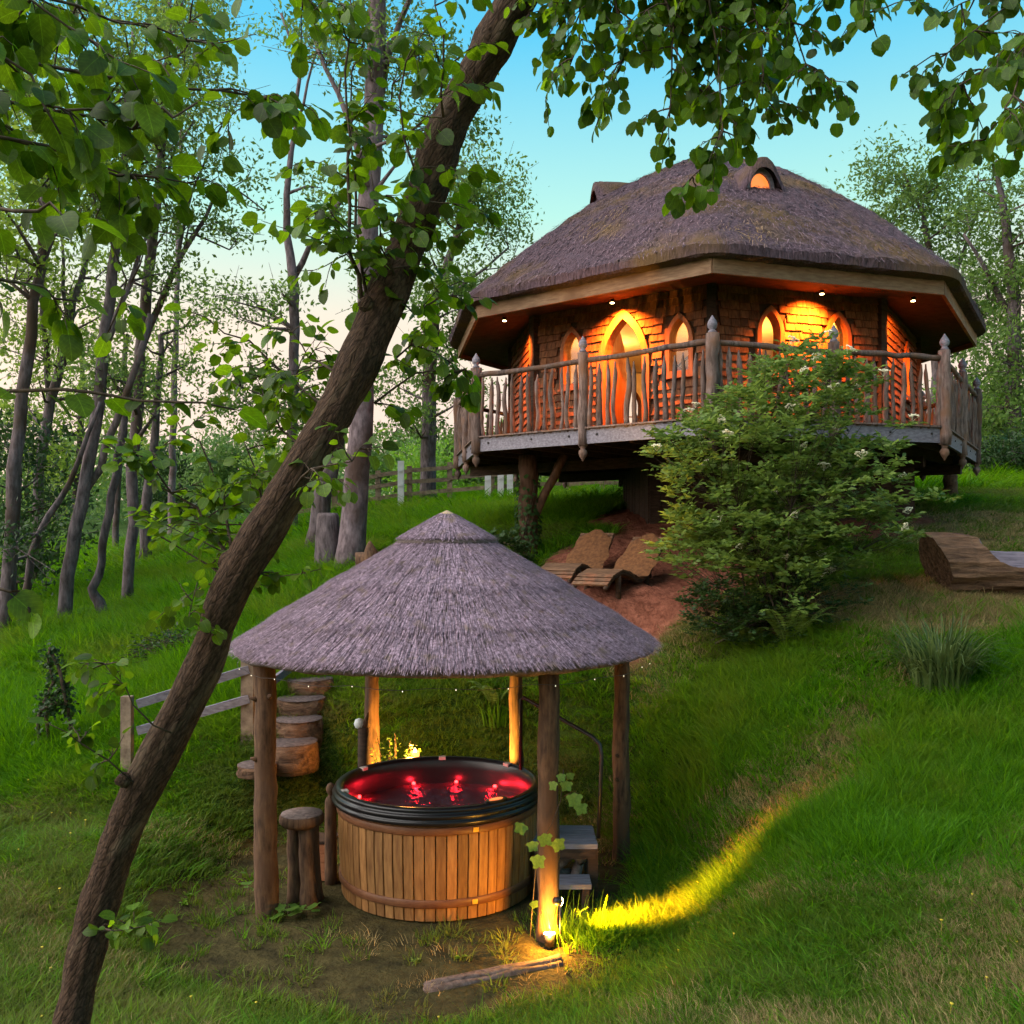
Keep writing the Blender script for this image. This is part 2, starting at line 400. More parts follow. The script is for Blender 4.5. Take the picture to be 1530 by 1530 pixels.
# ------------------------------------------------------------------ terrain
PAD = Vector((-0.65, 9.3)); PADZ = -3.43
ctrl = []
def cp(px, py, Y):
    w = W(px, py, Y); ctrl.append((w.x, w.y, w.z))
for a in range(0, 360, 45):
    ctrl.append((PAD.x + 1.9 * math.cos(R(a)), PAD.y + 1.5 * math.sin(R(a)), PADZ))
ctrl += [(-0.65, 9.3, PADZ), (-0.7, 7.0, PADZ), (-2.0, 7.2, PADZ), (0.9, 7.0, PADZ + .08)]
for c in ((100, 1500, 6.4), (1500, 1500, 5.5), (1200, 1290, 7.9), (1000, 1430, 7.0), (1300, 1100, 9.6), (1420, 1040, 10.0), (1150, 965, 11.5), (1460, 878, 12.5), (1250, 960, 11.0),
          (1000, 1150, 10.6), (950, 1010, 12.0), (880, 892, 12.8), (1000, 905, 12.6), (965, 868, 14.2), (890, 852, 14.7), (1010, 880, 13.4), (960, 800, 15.9), (880, 800, 16.2), (830, 835, 15.2), (790, 850, 15.6), (900, 765, 20), (740, 745, 27), (600, 757, 27), (980, 738, 27),
          (1500, 716, 26), (1400, 742, 20), (1450, 795, 15.6), (1530, 940, 11.0), (1150, 760, 18.5), (420, 1140, 11.0), (455, 1020, 12.6), (660, 1105, 11.6), (660, 1020, 12.8), (800, 1060, 12.0), (700, 900, 14.5),
          (300, 965, 15), (95, 938, 17), (80, 1135, 11.5), (200, 905, 19), (300, 822, 24), (130, 822, 34), (500, 850, 17), (180, 1290, 8.7), (330, 1225, 10.2), (365, 1185, 10.6), (300, 1260, 9.6), (150, 1215, 10.3), (20, 1250, 9.6), (-100, 1100, 12.5), (60, 1400, 7.6), (1650, 1200, 8), (-150, 960, 17),
          (1700, 740, 20), (1800, 900, 12)):
    cp(*c)
ctrl += [(0, 0, -1.65), (2.5, 2, -1.75), (-3, 2, -2.4), (0, 4, -2.6), (-3, 4.2, -2.8), (3, 4, -2.35), (5, 3, -1.6), (-8, 4, -2.7), (9, 6, -0.6), (-14, 8, -2.8), (-20, 20, -1.9), (20, 20, 1.4), (14, 12, .3), (0, 34, 1.5), (20, 34, 1.9), (-20, 34, -0.3), (0, -6, -1.4), (-8, -6, -2.0), (8, -6, -1)]
C_ = np.array(ctrl)
def tps(r2): return np.where(r2 > 1e-9, 0.5 * r2 * np.log(np.maximum(r2, 1e-9)), 0)
n_ = len(C_)
K_ = tps(((C_[:, None, :2] - C_[None, :, :2]) ** 2).sum(-1)) + np.eye(n_) * 0.25
P_ = np.c_[np.ones(n_), C_[:, :2]]
A_ = np.block([[K_, P_], [P_.T, np.zeros((3, 3))]])
sol_ = np.linalg.solve(A_, np.r_[C_[:, 2], 0, 0, 0])
def gz_np(x, y):
    x = np.asarray(x, float); y = np.asarray(y, float); sh = x.shape
    x = x.ravel(); y = y.ravel()
    xc = np.clip(x, -22, 22); yc = np.clip(y, -8, 34)
    z = np.empty(len(x))
    for s in range(0, len(x), 20000):
        q = np.c_[xc[s:s + 20000], yc[s:s + 20000]]
        d = ((q[:, None] - C_[None, :, :2]) ** 2).sum(-1)
        z[s:s + 20000] = tps(d) @ sol_[:n_] + sol_[n_] + q @ sol_[n_ + 1:]
    far = np.hypot(np.maximum(np.abs(x) - 22, 0), np.maximum(y - 34, 0))
    z = z + far * 0.012 + np.clip(far - 20, 0, 200) * 0.03 * (x < 30)
    # flat pad under the tub
    d = np.hypot(x - PAD.x, (y - PAD.y + .3) * 0.9)
    t = np.clip((3.15 - d) / 1.1, 0, 1); t = t * t * (3 - 2 * t)
    z = z * (1 - t) + PADZ * t
    b = 0.03 * np.sin(x * 2.1 + 1.3 * np.sin(y * 1.7)) * np.sin(y * 2.4 + .6 * np.sin(x * 3.1)) + 0.015 * np.sin(x * 5.3 + y * 3.7) * np.sin(y * 6.1 - x * 2.2)
    z = z + b * (1 - t)
    return z.reshape(sh)
def gz(x, y): return float(gz_np(np.array([x]), np.array([y]))[0])
def ground_hit(px, py, y0=4.0, y1=60.0):
    ys = np.arange(y0, y1, 0.02)
    xs = (px - 765) / FPX * ys; zs = (HOR - py) / FPX * ys
    h = gz_np(xs, ys) - zs
    i = np.argmax(h > 0)
    if not h[i] > 0: i = len(ys) - 1
    return Vector((xs[i], ys[i], gz(xs[i], ys[i])))

def spaced(a, b, st): return list(np.arange(a, b, st))
gx = [-700, -400, -220, -130, -80, -55, -40, -32, -27, -23, -20, -18] + spaced(-16, 16, 0.17) + [16, 18, 20, 23, 27, 32, 40, 55, 80, 130, 220, 400, 700]
gy = [-300, -120, -50, -25, -14, -8, -4, -1, 1, 2.5, 3.5] + spaced(4.2, 30, 0.17) + [30, 32, 35, 38, 42, 48, 56, 66, 80, 100, 130, 180, 260, 400, 800]
GX, GY = np.meshgrid(np.array(gx, float), np.array(gy, float))
GZ = gz_np(GX, GY)
nx_, ny_ = len(gx), len(gy)
idx = np.arange(nx_ * ny_).reshape(ny_, nx_)
faces = np.stack([idx[:-1, :-1].ravel(), idx[:-1, 1:].ravel(), idx[1:, 1:].ravel(), idx[1:, :-1].ravel()], 1)

def px_of(x, y, z): return 765 + FPX * x / np.maximum(y, .1), HOR - FPX * z / np.maximum(y, .1)
def sstep(a, b, v):
    t = np.clip((v - a) / (b - a), 0, 1); return t * t * (3 - 2 * t)
def wob(x, y, s=1.0):
    return np.sin(x * 1.7 * s + 2.1 * np.sin(y * 1.1 * s)) * .5 + np.sin(y * 2.3 * s + 1.3 * np.sin(x * 1.9 * s)) * .5
def earth_mask(x, y):   # bare red bank under the deck and around the loungers
    d = ((x - 1.95) / 2.05) ** 2 + ((y - 14.2) / 2.1) ** 2 + 0.22 * wob(x, y, 1.6)
    d2 = ((x - 4.6) / 3.3) ** 2 + ((y - 17.9) / 3.0) ** 2 + 0.15 * wob(x, y, 1.4)
    return np.maximum(1 - sstep(.82, 1.08, d), 1 - sstep(.8, 1.05, d2))
def pad_mask(x, y):
    d = np.hypot(x - PAD.x + .35, (y - 8.9) * .95) + 0.22 * wob(x, y, 1.3)
    return 1 - sstep(2.1, 2.7, d)
def dry_mask(x, y):
    d = ((x - 6.0) / 2.6) ** 2 + ((y - 11.85) / 1.05) ** 2 + .25 * wob(x, y, 1.5)
    d2 = ((x - 9.5) / 4.2) ** 2 + ((y - 15.8) / 1.6) ** 2 + .35 * wob(x, y, 1.1)
    return np.maximum(1 - sstep(.6, 1.25, d), .7 * (1 - sstep(.5, 1.2, d2)))
E1 = earth_mask(GX, GY); P1 = pad_mask(GX, GY); D1 = dry_mask(GX, GY)
GZ = GZ + E1 * (0.045 * np.sin(GX * 7 + 2 * np.sin(GY * 5)) * np.sin(GY * 8.3) + .03 * np.sin(GX * 15.1 + GY * 9) * np.sin(GY * 17))

m, nt, N, L, out = new_mat('ground_soil_and_turf')
b = N.new('ShaderNodeBsdfPrincipled'); L.new(b.outputs[0], out.inputs[0]); b.inputs['Roughness'].default_value = 0.95; b.inputs['Specular IOR Level'].default_value = 0.1
tc = N.new('ShaderNodeTexCoord')
def noise_ramp(sc, c1, c2, det=8, lo=.35, hi=.65):
    n = N.new('ShaderNodeTexNoise'); n.inputs['Scale'].default_value = sc; n.inputs['Detail'].default_value = det; n.inputs['Roughness'].default_value = .65
    L.new(tc.outputs['Object'], n.inputs['Vector'])
    r = N.new('ShaderNodeValToRGB'); r.color_ramp.elements[0].position = lo; r.color_ramp.elements[1].position = hi
    r.color_ramp.elements[0].color = (*c1, 1); r.color_ramp.elements[1].color = (*c2, 1)
    L.new(n.outputs['Fac'], r.inputs[0]); return n, r
n1, r1 = noise_ramp(1.4, (0.022, 0.05, 0.008), (0.06, 0.105, 0.016))
n2, r2 = noise_ramp(7, (0.11, 0.035, 0.02), (0.26, 0.095, 0.06))
n3, r3 = noise_ramp(5, (0.03, 0.024, 0.010), (0.075, 0.06, 0.022))
n4, r4 = noise_ramp(4, (0.13, 0.10, 0.04), (0.24, 0.175, 0.085))
cc = r1.outputs[0]
for nm, rr in (('dry', r4), ('pad', r3), ('earth', r2)):
    at = N.new('ShaderNodeAttribute'); at.attribute_name = nm
    mx = N.new('ShaderNodeMix'); mx.data_type = 'RGBA'
    L.new(at.outputs['Fac'], mx.inputs['Factor']); L.new(cc, mx.inputs['A']); L.new(rr.outputs[0], mx.inputs['B']); cc = mx.outputs['Result']
L.new(cc, b.inputs['Base Color'])
nb = N.new('ShaderNodeTexNoise'); nb.inputs['Scale'].default_value = 22; nb.inputs['Detail'].default_value = 8; L.new(tc.outputs['Object'], nb.inputs['Vector'])
bp = N.new('ShaderNodeBump'); bp.inputs['Strength'].default_value = .8; bp.inputs['Distance'].default_value = .05
L.new(nb.outputs['Fac'], bp.inputs['Height']); L.new(bp.outputs[0], b.inputs['Normal'])
ground = npmesh('ground', np.stack([GX.ravel(), GY.ravel(), GZ.ravel()], 1), faces, m, None, True, (0, 0, 0))
tag(ground, 'grassy hillside ground with a bare red earth bank and worn soil round the tub', 'ground', kind='structure')
for nm, A in (('earth', E1), ('pad', P1), ('dry', D1)):
    at = ground.data.attributes.new(nm, 'FLOAT', 'POINT'); at.data.foreach_set('value', A.astype(np.float32).ravel())

# ------------------------------------------------------------------ tree house
rng = random.Random(11)
PV = {0: (2.74, 12.82), -1: (-0.57, 15.5), -2: (-1.07, 19.0), 1: (6.44, 14.0), 2: (8.8, 17.8), 3: (8.3, 21.3), 4: (5.0, 24.0), -3: (1.3, 22.8)}
ORD = [-3, -2, -1, 0, 1, 2, 3, 4]
PO = Vector((3.87, 18.4))
def pv(i, s=1.0):
    i = ((i + 3) % 8) - 3
    return PO + (Vector(PV[i]) - PO) * s
def p3(i, s, z):
    q = pv(i, s); return Vector((q.x, q.y, z))
ZD, ZDB, ZE, ZRAIL = 1.585, 1.36, 3.57, 2.62
house = empty('tree_house', (PO.x, PO.y, gz(PO.x, PO.y)), 'octagonal timber tree house on stilts with thatched roof and wrap-around balcony', 'tree house')

# deck floor, joists, fascia
mb = MB()
mb.add([p3(i, .985, ZD - .005) for i in ORD] + [p3(i, .985, ZD - .06) for i in ORD], [tuple(range(8)), tuple(range(15, 7, -1))] + [(k, k + 8, (k + 1) % 8 + 8, (k + 1) % 8) for k in range(8)])
mb.build('deck_floor', M['dark_wood'], house, False)
dirx = (pv(0) - pv(-1)).normalized()
nrm = Vector((-dirx.y, dirx.x))
for k in range(-7, 8):
    a = PO + dirx * (k * .62)
    # clip along nrm to polygon
    ts = []
    for i in ORD:
        p, q = pv(i, .97), pv(i + 1, .97); e = q - p
        den = nrm.x * e.y - nrm.y * e.x
        if abs(den) < 1e-6: continue
        t = ((p.x - a.x) * e.y - (p.y - a.y) * e.x) / den
        u = ((p.x - a.x) * nrm.y - (p.y - a.y) * nrm.x) / den
        if 0 <= u <= 1: ts.append(t)
    if len(ts) >= 2:
        p, q = a + nrm * min(ts), a + nrm * max(ts)
        mb = MB(); mb.beam((p.x, p.y, ZD - .15), (q.x, q.y, ZD - .15), .03, .085)
        mb.build('joist', M['dark_wood'], house, False)
for k in (-2.6, 0.4, 2.9):
    a = PO + nrm * k
    p, q = a - dirx * 3.9, a + dirx * 3.9
    mb = MB(); mb.beam((p.x, p.y, ZD - .33), (q.x, q.y, ZD - .33), .07, .09); mb.build('bearer', M['dark_wood'], house, False)
for i in ORD:
    a, b2 = p3(i, 1, (ZD + ZDB) / 2), p3(i + 1, 1, (ZD + ZDB) / 2)
    mb = MB(); mb.beam(a, b2, .025, (ZD - ZDB) / 2)
    fb = mb.build('fascia_board', M['grey_wood'], house, False)
    d = (b2 - a).normalized(); n = Vector((d.y, -d.x, 0))
    for t in (.06, .27, .44, .56, .75, .94):
        mb = MB(); c = a + (b2 - a) * t + n * .026 + Vector((0, 0, .02))
        mb.tube([c, c + n * .012], .018, 8); mb.build('bolt', M['metal_dark'], fb)
    mb = MB(); mb.beam(a + n * .01 + Vector((0, 0, (ZD - ZDB) / 2 + .014)), b2 + n * .01 + Vector((0, 0, (ZD - ZDB) / 2 + .014)), .055, .012); mb.build('deck_edge_board', M['rail_wood'], house, False)

def acorn(mb, c, s=1.0, down=False):
    pr = [(.0, 0), (.045, .005), (.05, .03), (.03, .05), (.055, .075), (.062, .11), (.05, .15), (.025, .185), (.006, .22)]
    pr = [(r * s, (-z if down else z) * s) for r, z in pr]
    mb.lathe(pr, c, 14, caps=False)
def log_path(a, b, n, j, r):
    a = Vector(a); b = Vector(b); out_ = []
    for k in range(n + 1):
        t = k / n; p = a.lerp(b, t)
        if 0 < k < n: p = p + Vector((r.uniform(-j, j), r.uniform(-j, j), r.uniform(-j, j)))
        out_.append(p)
    return out_
pole_pts = []
for i in ORD:
    pole_pts.append((pv(i, 1.005), i, False)); pole_pts.append(((pv(i, 1.005) + pv(i + 1, 1.005)) / 2, i, True))
for q, i, mid in pole_pts:
    r0 = .078 if mid else .092
    mb = MB(); mb.tube(log_path((q.x, q.y, ZDB - .03), (q.x, q.y, ZRAIL + .12), 9, .012, rng), [r0 * rng.uniform(.88, 1.1) for _ in range(10)], 11, .07, rng)
    po = mb.build('railing_post', M['rail_wood'], house)
    mb = MB(); acorn(mb, (q.x, q.y, ZRAIL + .115), 1.15); mb.build('finial', M['grey_wood'], po)
    mb = MB(); acorn(mb, (q.x, q.y, ZDB - .02), 1.1, True); mb.build('pendant', M['rail_wood'], po)
bal_me = []
for v in range(7):
    mb = MB(); w = rng.uniform(.026, .044); bend = rng.uniform(-.03, .03); bend2 = rng.uniform(-.02, .02)
    pts = []; rr = []
    for k in range(9):
        t = k / 8
        pts.append(Vector((bend * math.sin(t * 3.1) + bend2 * math.sin(t * 6), rng.uniform(-.006, .006), t * .86))); rr.append(w * rng.uniform(.85, 1.12) * (1.08 - .18 * t))
    pts.append(Vector((0, 0, .93))); rr.append(w * .45)
    pts.append(Vector((0, 0, 1.0))); rr.append(.010)
    mb.tube(pts, rr, 7, .09, rng)
    bal_me.append(protomesh(mb, 'baluster', M['rail_wood']))
for i in ORD:
    for h in (0, 1):
        a = pv(i, 1.0).lerp(pv(i + 1, 1.0), .5 * h); b2 = pv(i, 1.0).lerp(pv(i + 1, 1.0), .5 * h + .5)
        mb = MB(); mb.tube(log_path((a.x, a.y, ZRAIL), (b2.x, b2.y, ZRAIL + rng.uniform(-.02, .02)), 9, .014, rng), [.044 * rng.uniform(.85, 1.12) for _ in range(10)], 9, .06, rng)
        mb.build('hand_rail', M['rail_wood'], house)
        L_ = (b2 - a).length; nb_ = max(3, int(round(L_ / .165)))
        for k in range(nb_):
            t = (k + .75 + rng.uniform(-.16, .16)) / (nb_ + .5)
            q = a.lerp(b2, t)
            inst(bal_me[rng.randrange(7)], 'baluster', house, (q.x, q.y, ZD - .02), (rng.uniform(-.03, .03), rng.uniform(-.03, .03), rng.uniform(0, 6.28)), (rng.uniform(.85, 1.25), rng.uniform(.85, 1.2), rng.uniform(.94, 1.04)))

# supports
def post_at(px, Y, ztop, r, name, mat, parent):
    x = (px - 765) / FPX * Y; z0 = gz(x, Y) - .25
    mb = MB(); mb.tube(log_path((x, Y, z0), (x, Y, ztop), 12, .02, rng), [r * rng.uniform(.92, 1.08) * (1.15 - .15 * k / 12) for k in range(13)], 14, .06, rng)
    return mb.build(name, mat, parent), Vector((x, Y, 0))
sp, sq = post_at(789, 15.9, ZDB - .03, .15, 'support_post', M['post_wood'], house)
mb = MB(); mb.tube(log_path(sq + Vector((.05, 0, .18)), sq + Vector((.62, -.1, ZDB - .02)), 6, .012, rng), .075, 9, .06, rng); mb.build('brace', M['post_wood'], house)
for px, Y in ((1330, 18.2), (1420, 19.5)): post_at(px, Y, ZDB - .03, .13, 'support_post', M['post_wood'], house)
# dark timber room under the deck
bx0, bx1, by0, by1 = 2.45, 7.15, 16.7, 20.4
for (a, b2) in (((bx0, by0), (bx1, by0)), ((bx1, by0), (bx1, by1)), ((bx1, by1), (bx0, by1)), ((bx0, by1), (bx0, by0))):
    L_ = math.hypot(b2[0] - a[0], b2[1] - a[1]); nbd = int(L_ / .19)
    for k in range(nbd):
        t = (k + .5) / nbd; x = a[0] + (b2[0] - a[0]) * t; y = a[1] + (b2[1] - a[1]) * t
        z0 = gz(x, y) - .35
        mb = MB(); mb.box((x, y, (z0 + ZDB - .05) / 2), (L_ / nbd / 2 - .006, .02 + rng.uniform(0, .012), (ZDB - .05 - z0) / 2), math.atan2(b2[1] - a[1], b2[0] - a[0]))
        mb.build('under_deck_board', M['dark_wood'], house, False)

# walls ------------------------------------------------------------
SW = .78; ZW1 = 3.78
def arch(w, z0, z1, n=10, cx=0.0):
    """pointed arch outline, counter-clockwise from bottom left, in (u, z)"""
    h = min(w * .95, (z1 - z0) * .5); zs = z1 - h
    hw = w / 2
    # circle through (hw, zs) and (0, z1) with centre on z = zs
    cxr = (hw * hw - h * h) / (2 * hw); r = hw - cxr
    pts = [(cx - hw, z0), (cx + hw, z0)]
    for k in range(n + 1):
        a = math.atan2(h, -cxr) * k / n
        pts.append((cx + cxr + r * math.cos(a), zs + r * math.sin(a)))
    for k in range(n - 1, -1, -1):
        a = math.atan2(h, -cxr) * k / n
        pts.append((cx - cxr - r * math.cos(a), zs + r * math.sin(a)))
    return pts
def inside(poly, u, z):
    c = False; j = len(poly) - 1
    for i in range(len(poly)):
        if (poly[i][1] > z) != (poly[j][1] > z) and u < (poly[j][0] - poly[i][0]) * (z - poly[i][1]) / (poly[j][1] - poly[i][1]) + poly[i][0]: c = not c
        j = i
    return c
class Facet:
    def __init__(s, i, sc):
        s.a = pv(i, sc); s.b = pv(i + 1, sc); s.L = (s.b - s.a).length
        s.d = (s.b - s.a).normalized(); s.n = Vector((s.d.y, -s.d.x))
    def P(s, u, z, o=0.0):
        q = s.a + s.d * u + s.n * o; return Vector((q.x, q.y, z))
    def u_of(s, px):
        k = (px - 765) / FPX       # (a.x+u d.x) = k (a.y + u d.y)
        return (k * s.a.y - s.a.x) / (s.d.x - k * s.d.y)
def facet_ring(mb, F, outer, inner, o0, o1, mi=0):
    n = len(outer)
    vs_ = [F.P(u, z, o1) for u, z in outer] + [F.P(u, z, o1) for u, z in inner] + [F.P(u, z, o0) for u, z in outer] + [F.P(u, z, o0) for u, z in inner]
    fs_ = []
    for k in range(n):
        j = (k + 1) % n
        fs_ += [(k, j, n + j, n + k), (2 * n + k, k if False else 3 * n + k, 3 * n + j, 2 * n + j), (k, 2 * n + k, 2 * n + j, j), (n + k, n + j, 3 * n + j, 3 * n + k)]
    mb.add(vs_, fs_, mi)
sh_me = []
for v in range(5):
    mb = MB(); hw = .085 * [1, .85, 1.1, .95, .75][v]; hh = .09; sk = rng.uniform(-.006, .006)
    mb.add([(-hw, 0, 0), (hw, 0, sk), (hw, 0, 2 * hh), (-hw, 0, 2 * hh), (-hw, -.044, 0), (hw, -.044, sk), (hw, -.008, 2 * hh), (-hw, -.008, 2 * hh)],
           [(4, 5, 6, 7), (0, 4, 7, 3), (1, 2, 6, 5), (0, 1, 5, 4), (3, 7, 6, 2), (0, 3, 2, 1)])
    sh_me.append((protomesh(mb, 'shingle', M['shingle'], False), hw, mb))
facets = {i: Facet(i, SW) for i in ORD}
openings = {i: [] for i in ORD}
F = facets[-1]
ud = F.u_of(933); openings[-1].append(('door', ud, .72, ZD, 3.44))
openings[-1].append(('window', F.u_of(857), .33, 2.5, 3.36)); openings[-1].append(('window', F.u_of(1017), .33, 2.5, 3.30))
F = facets[0]
openings[0].append(('window', F.u_of(1149), .33, 2.5, 3.40)); openings[0].append(('window', F.u_of(1250), .33, 2.5, 3.40))
openings[1].append(('window', facets[1].u_of(1351), .36, 2.5, 3.38))
for i in (2, 3, 4, -3):
    openings[i].append(('window', facets[i].L * .33, .40, 2.3, 3.4)); openings[i].append(('window', facets[i].L * .67, .40, 2.3, 3.4))
n_single = 0
for i in ORD:
    F = facets[i]
    loops = [[(0, ZD), (F.L, ZD), (F.L, ZW1), (0, ZW1)]]
    if any(o[0] == 'door' for o in openings[i]):
        # the door cuts the lower edge: make the outline go around it
        dd = [o for o in openings[i] if o[0] == 'door'][0]
        ap = arch(dd[2], dd[3], dd[4], 10, dd[1])
        loops = [[(0, ZD), ap[0]] + ap[:1:-1] + [ap[1], (F.L, ZD), (F.L, ZW1), (0, ZW1)]]
        loops[0] = [p for k, p in enumerate(loops[0]) if p != loops[0][k - 1]]
    for o in openings[i]:
        if o[0] == 'window': loops.append(arch(o[2], o[3], o[4], 10, o[1])[::-1])
    flat = [p for lp in loops for p in lp]
    tris = tessellate_polygon([[Vector((u, z, 0)) for u, z in lp] for lp in loops])
    mb = MB(); nf = len(flat)
    mb.add([F.P(u, z, 0) for u, z in flat], [tuple(t) for t in tris], 0)
    mb.add([F.P(u, z, -.14) for u, z in flat], [tuple(t)[::-1] for t in tris], 1)
    off = 0
    for lp in loops:
        k = len(lp)
        mb.add([F.P(u, z, 0) for u, z in lp] + [F.P(u, z, -.14) for u, z in lp], [(a, (a + 1) % k, (a + 1) % k + k, a + k) for a in range(k)], 2)
    wall = mb.build('wall', [M['wall_base'], M['plaster'], M['frame_wood']], house, False)
    # frames, panes, door
    for kind, u0, w, z0, z1 in openings[i]:
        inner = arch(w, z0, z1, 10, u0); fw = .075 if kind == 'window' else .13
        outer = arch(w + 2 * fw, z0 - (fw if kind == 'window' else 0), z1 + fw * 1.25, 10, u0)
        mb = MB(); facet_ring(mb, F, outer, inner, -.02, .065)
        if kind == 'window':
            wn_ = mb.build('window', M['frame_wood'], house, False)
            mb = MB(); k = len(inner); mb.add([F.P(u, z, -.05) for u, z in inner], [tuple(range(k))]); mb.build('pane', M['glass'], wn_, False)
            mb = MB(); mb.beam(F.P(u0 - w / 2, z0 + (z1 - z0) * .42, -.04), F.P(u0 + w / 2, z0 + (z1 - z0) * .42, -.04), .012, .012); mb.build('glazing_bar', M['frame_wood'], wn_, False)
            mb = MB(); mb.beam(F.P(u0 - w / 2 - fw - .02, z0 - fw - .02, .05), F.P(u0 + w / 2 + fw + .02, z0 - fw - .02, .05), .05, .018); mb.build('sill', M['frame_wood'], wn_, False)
        else:
            dw = mb.build('doorway', M['frame_wood'], house, False); dw['label'] = 'pointed arch doorway with wide glowing orange wooden frame'
            # open door leaf swung inside
            leaf = [(u - (u0 - w / 2), z) for u, z in inner]
            hinge = F.P(u0 - w / 2, 0, -.13); sw = R(100)
            dx = F.d * math.cos(sw) - F.n * math.sin(sw); dx = Vector((dx.x, dx.y, 0)); nn = Vector((-dx.y, dx.x, 0))
            mb = MB(); k = len(leaf)
            mb.add([hinge + dx * u + Vector((0, 0, z)) for u, z in leaf] + [hinge + dx * u + Vector((0, 0, z)) + nn * .045 for u, z in leaf],
                   [tuple(range(k)), tuple(range(2 * k - 1, k - 1, -1))] + [(a, (a + 1) % k, (a + 1) % k + k, a + k) for a in range(k)])
            mb.build('door_leaf', M['frame_wood'], dw, False)
    # shingles
    rest = MB()
    rows = int((ZW1 - ZD) / .128)
    keep = [arch(o[2] + .12, o[3] - .02, o[4] + .08, 10, o[1]) for o in openings[i]]
    rz = math.atan2(F.d.y, F.d.x)
    for r_ in range(rows):
        z = ZD + .01 + r_ * .128
        u = -rng.uniform(0, .08)
        while u < F.L:
            me, hw, pm = sh_me[rng.randrange(5)]
            uc = u + hw
            if uc + hw > F.L + .03: break
            u += 2 * hw + .007
            if uc - hw < -.01: continue
            if any(inside(k, uu, zz) for k in keep for uu in (uc - hw * .8, uc, uc + hw * .8) for zz in (z + .01, z + .07, z + .125)): continue
            z2 = z + rng.uniform(-.012, .012)
            if i in (-1, 0) and z > 2.52 and n_single < 300:
                n_single += 1
                inst(me, 'shingle', wall, F.P(uc, z2, .004), (0, rng.uniform(-.012, .012), rz))
            else:
                o_ = F.P(uc, z2, .004); ca, sa = F.d.x, F.d.y
                rest.add([(o_.x + p[0] * ca - p[1] * sa, o_.y + p[0] * sa + p[1] * ca, o_.z + p[2]) for p in pm.v], pm.f)
    if rest.v:
        so = rest.build('shingle_cladding', M['shingle'], wall, False); so['kind'] = 'stuff'
    mb = MB(); q = pv(i, SW * 1.005); mb.box((q.x, q.y, (ZD + ZW1) / 2), (.07, .07, (ZW1 - ZD) / 2), math.atan2(q.y - PO.y, q.x - PO.x)); mb.build('corner_post', M['dark_wood'], house, False)
# inside: ceiling and a turned stair with a curved rail
mb = MB(); mb.add([p3(i, SW, ZW1 + .02) for i in ORD], [tuple(range(8))]); mb.build('ceiling', M['plaster'], house, False)
sc_ = Vector((2.75, 16.35, 0))
mb = MB(); mb.tube([sc_ + Vector((.55 * math.cos(a), .55 * math.sin(a), ZD + .75 + .95 * k / 14)) for k, a in enumerate(np.linspace(R(215), R(330), 15))], .022, 8); mb.build('stair_rail', M['metal_dark'], house)
for k in range(8):
    a = R(215 + 115 * k / 7)
    mb = MB(); mb.box(sc_ + Vector((.32 * math.cos(a), .32 * math.sin(a), ZD + .15 + .16 * k)), (.3, .11, .02), a); st = mb.build('stair_tread', M['frame_wood'], house, False)
    mb = MB(); mb.tube([sc_ + Vector((.55 * math.cos(a), .55 * math.sin(a), ZD + .16 + .16 * k)), sc_ + Vector((.55 * math.cos(a), .55 * math.sin(a), ZD + .78 + .95 * k / 7))], .011, 6); mb.build('baluster_rod', M['metal_dark'], st)
mb = MB(); mb.tube([sc_ + Vector((0, 0, ZD)), sc_ + Vector((0, 0, 3.7))], .05, 10); mb.build('stair_pole', M['metal_dark'], house)

# soffit, fascia, downlights
for i in ORD:
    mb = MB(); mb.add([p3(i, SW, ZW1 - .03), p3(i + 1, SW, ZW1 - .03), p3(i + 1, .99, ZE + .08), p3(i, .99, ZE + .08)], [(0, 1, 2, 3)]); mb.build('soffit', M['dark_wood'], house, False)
    mb = MB(); mb.beam(p3(i, 1.0, ZE + .15), p3(i + 1, 1.0, ZE + .15), .025, .15); mb.build('eave_fascia', M['fascia_wood'], house, False)
M['lamp_warm'] = mat_plain('lamp_lens', (1, .8, .5), .3, emis=(1, .62, .25), es=25)
def downlight(pos, aim, W_, size, blend):
    mb = MB(); mb.tube([pos + Vector((0, 0, .05)), pos], .04, 12); dl = mb.build('downlight', M['metal_dark'], house)
    mb = MB(); mb.tube([pos - Vector((0, 0, .002)), pos - Vector((0, 0, .012))], .03, 12); mb.build('lamp_lens', M['lamp_warm'], dl)
    ld = bpy.data.lights.new('downlight_beam', 'SPOT'); ld.energy = W_; ld.color = (1.0, .21, .018); ld.spot_size = R(size); ld.spot_blend = blend; ld.shadow_soft_size = .03
    lo = bpy.data.objects.new('downlight_beam', ld); place(lo, dl, pos - Vector((0, 0, .03)))
    lo.rotation_euler = (Vector(aim) - pos).to_track_quat('-Z', 'Y').to_euler()
F = facets[-1]; downlight(F.P(ud, ZW1 - .14, .36), F.P(ud, 2.75, 0), 1000, 130, .95)
F = facets[0]; downlight(F.P(F.u_of(1203), ZW1 - .15, .42), F.P(F.u_of(1203), 2.9, 0), 760, 128, .95)
pA = p3(-1, .9, 3.60); F = facets[-2]; downlight(pA, F.P(F.L * .78, 2.9, 0), 800, 62, .7)
pC = p3(1, .9, 3.60); F = facets[1]; downlight(pC, F.P(F.L * .28, 2.9, 0), 800, 62, .7)
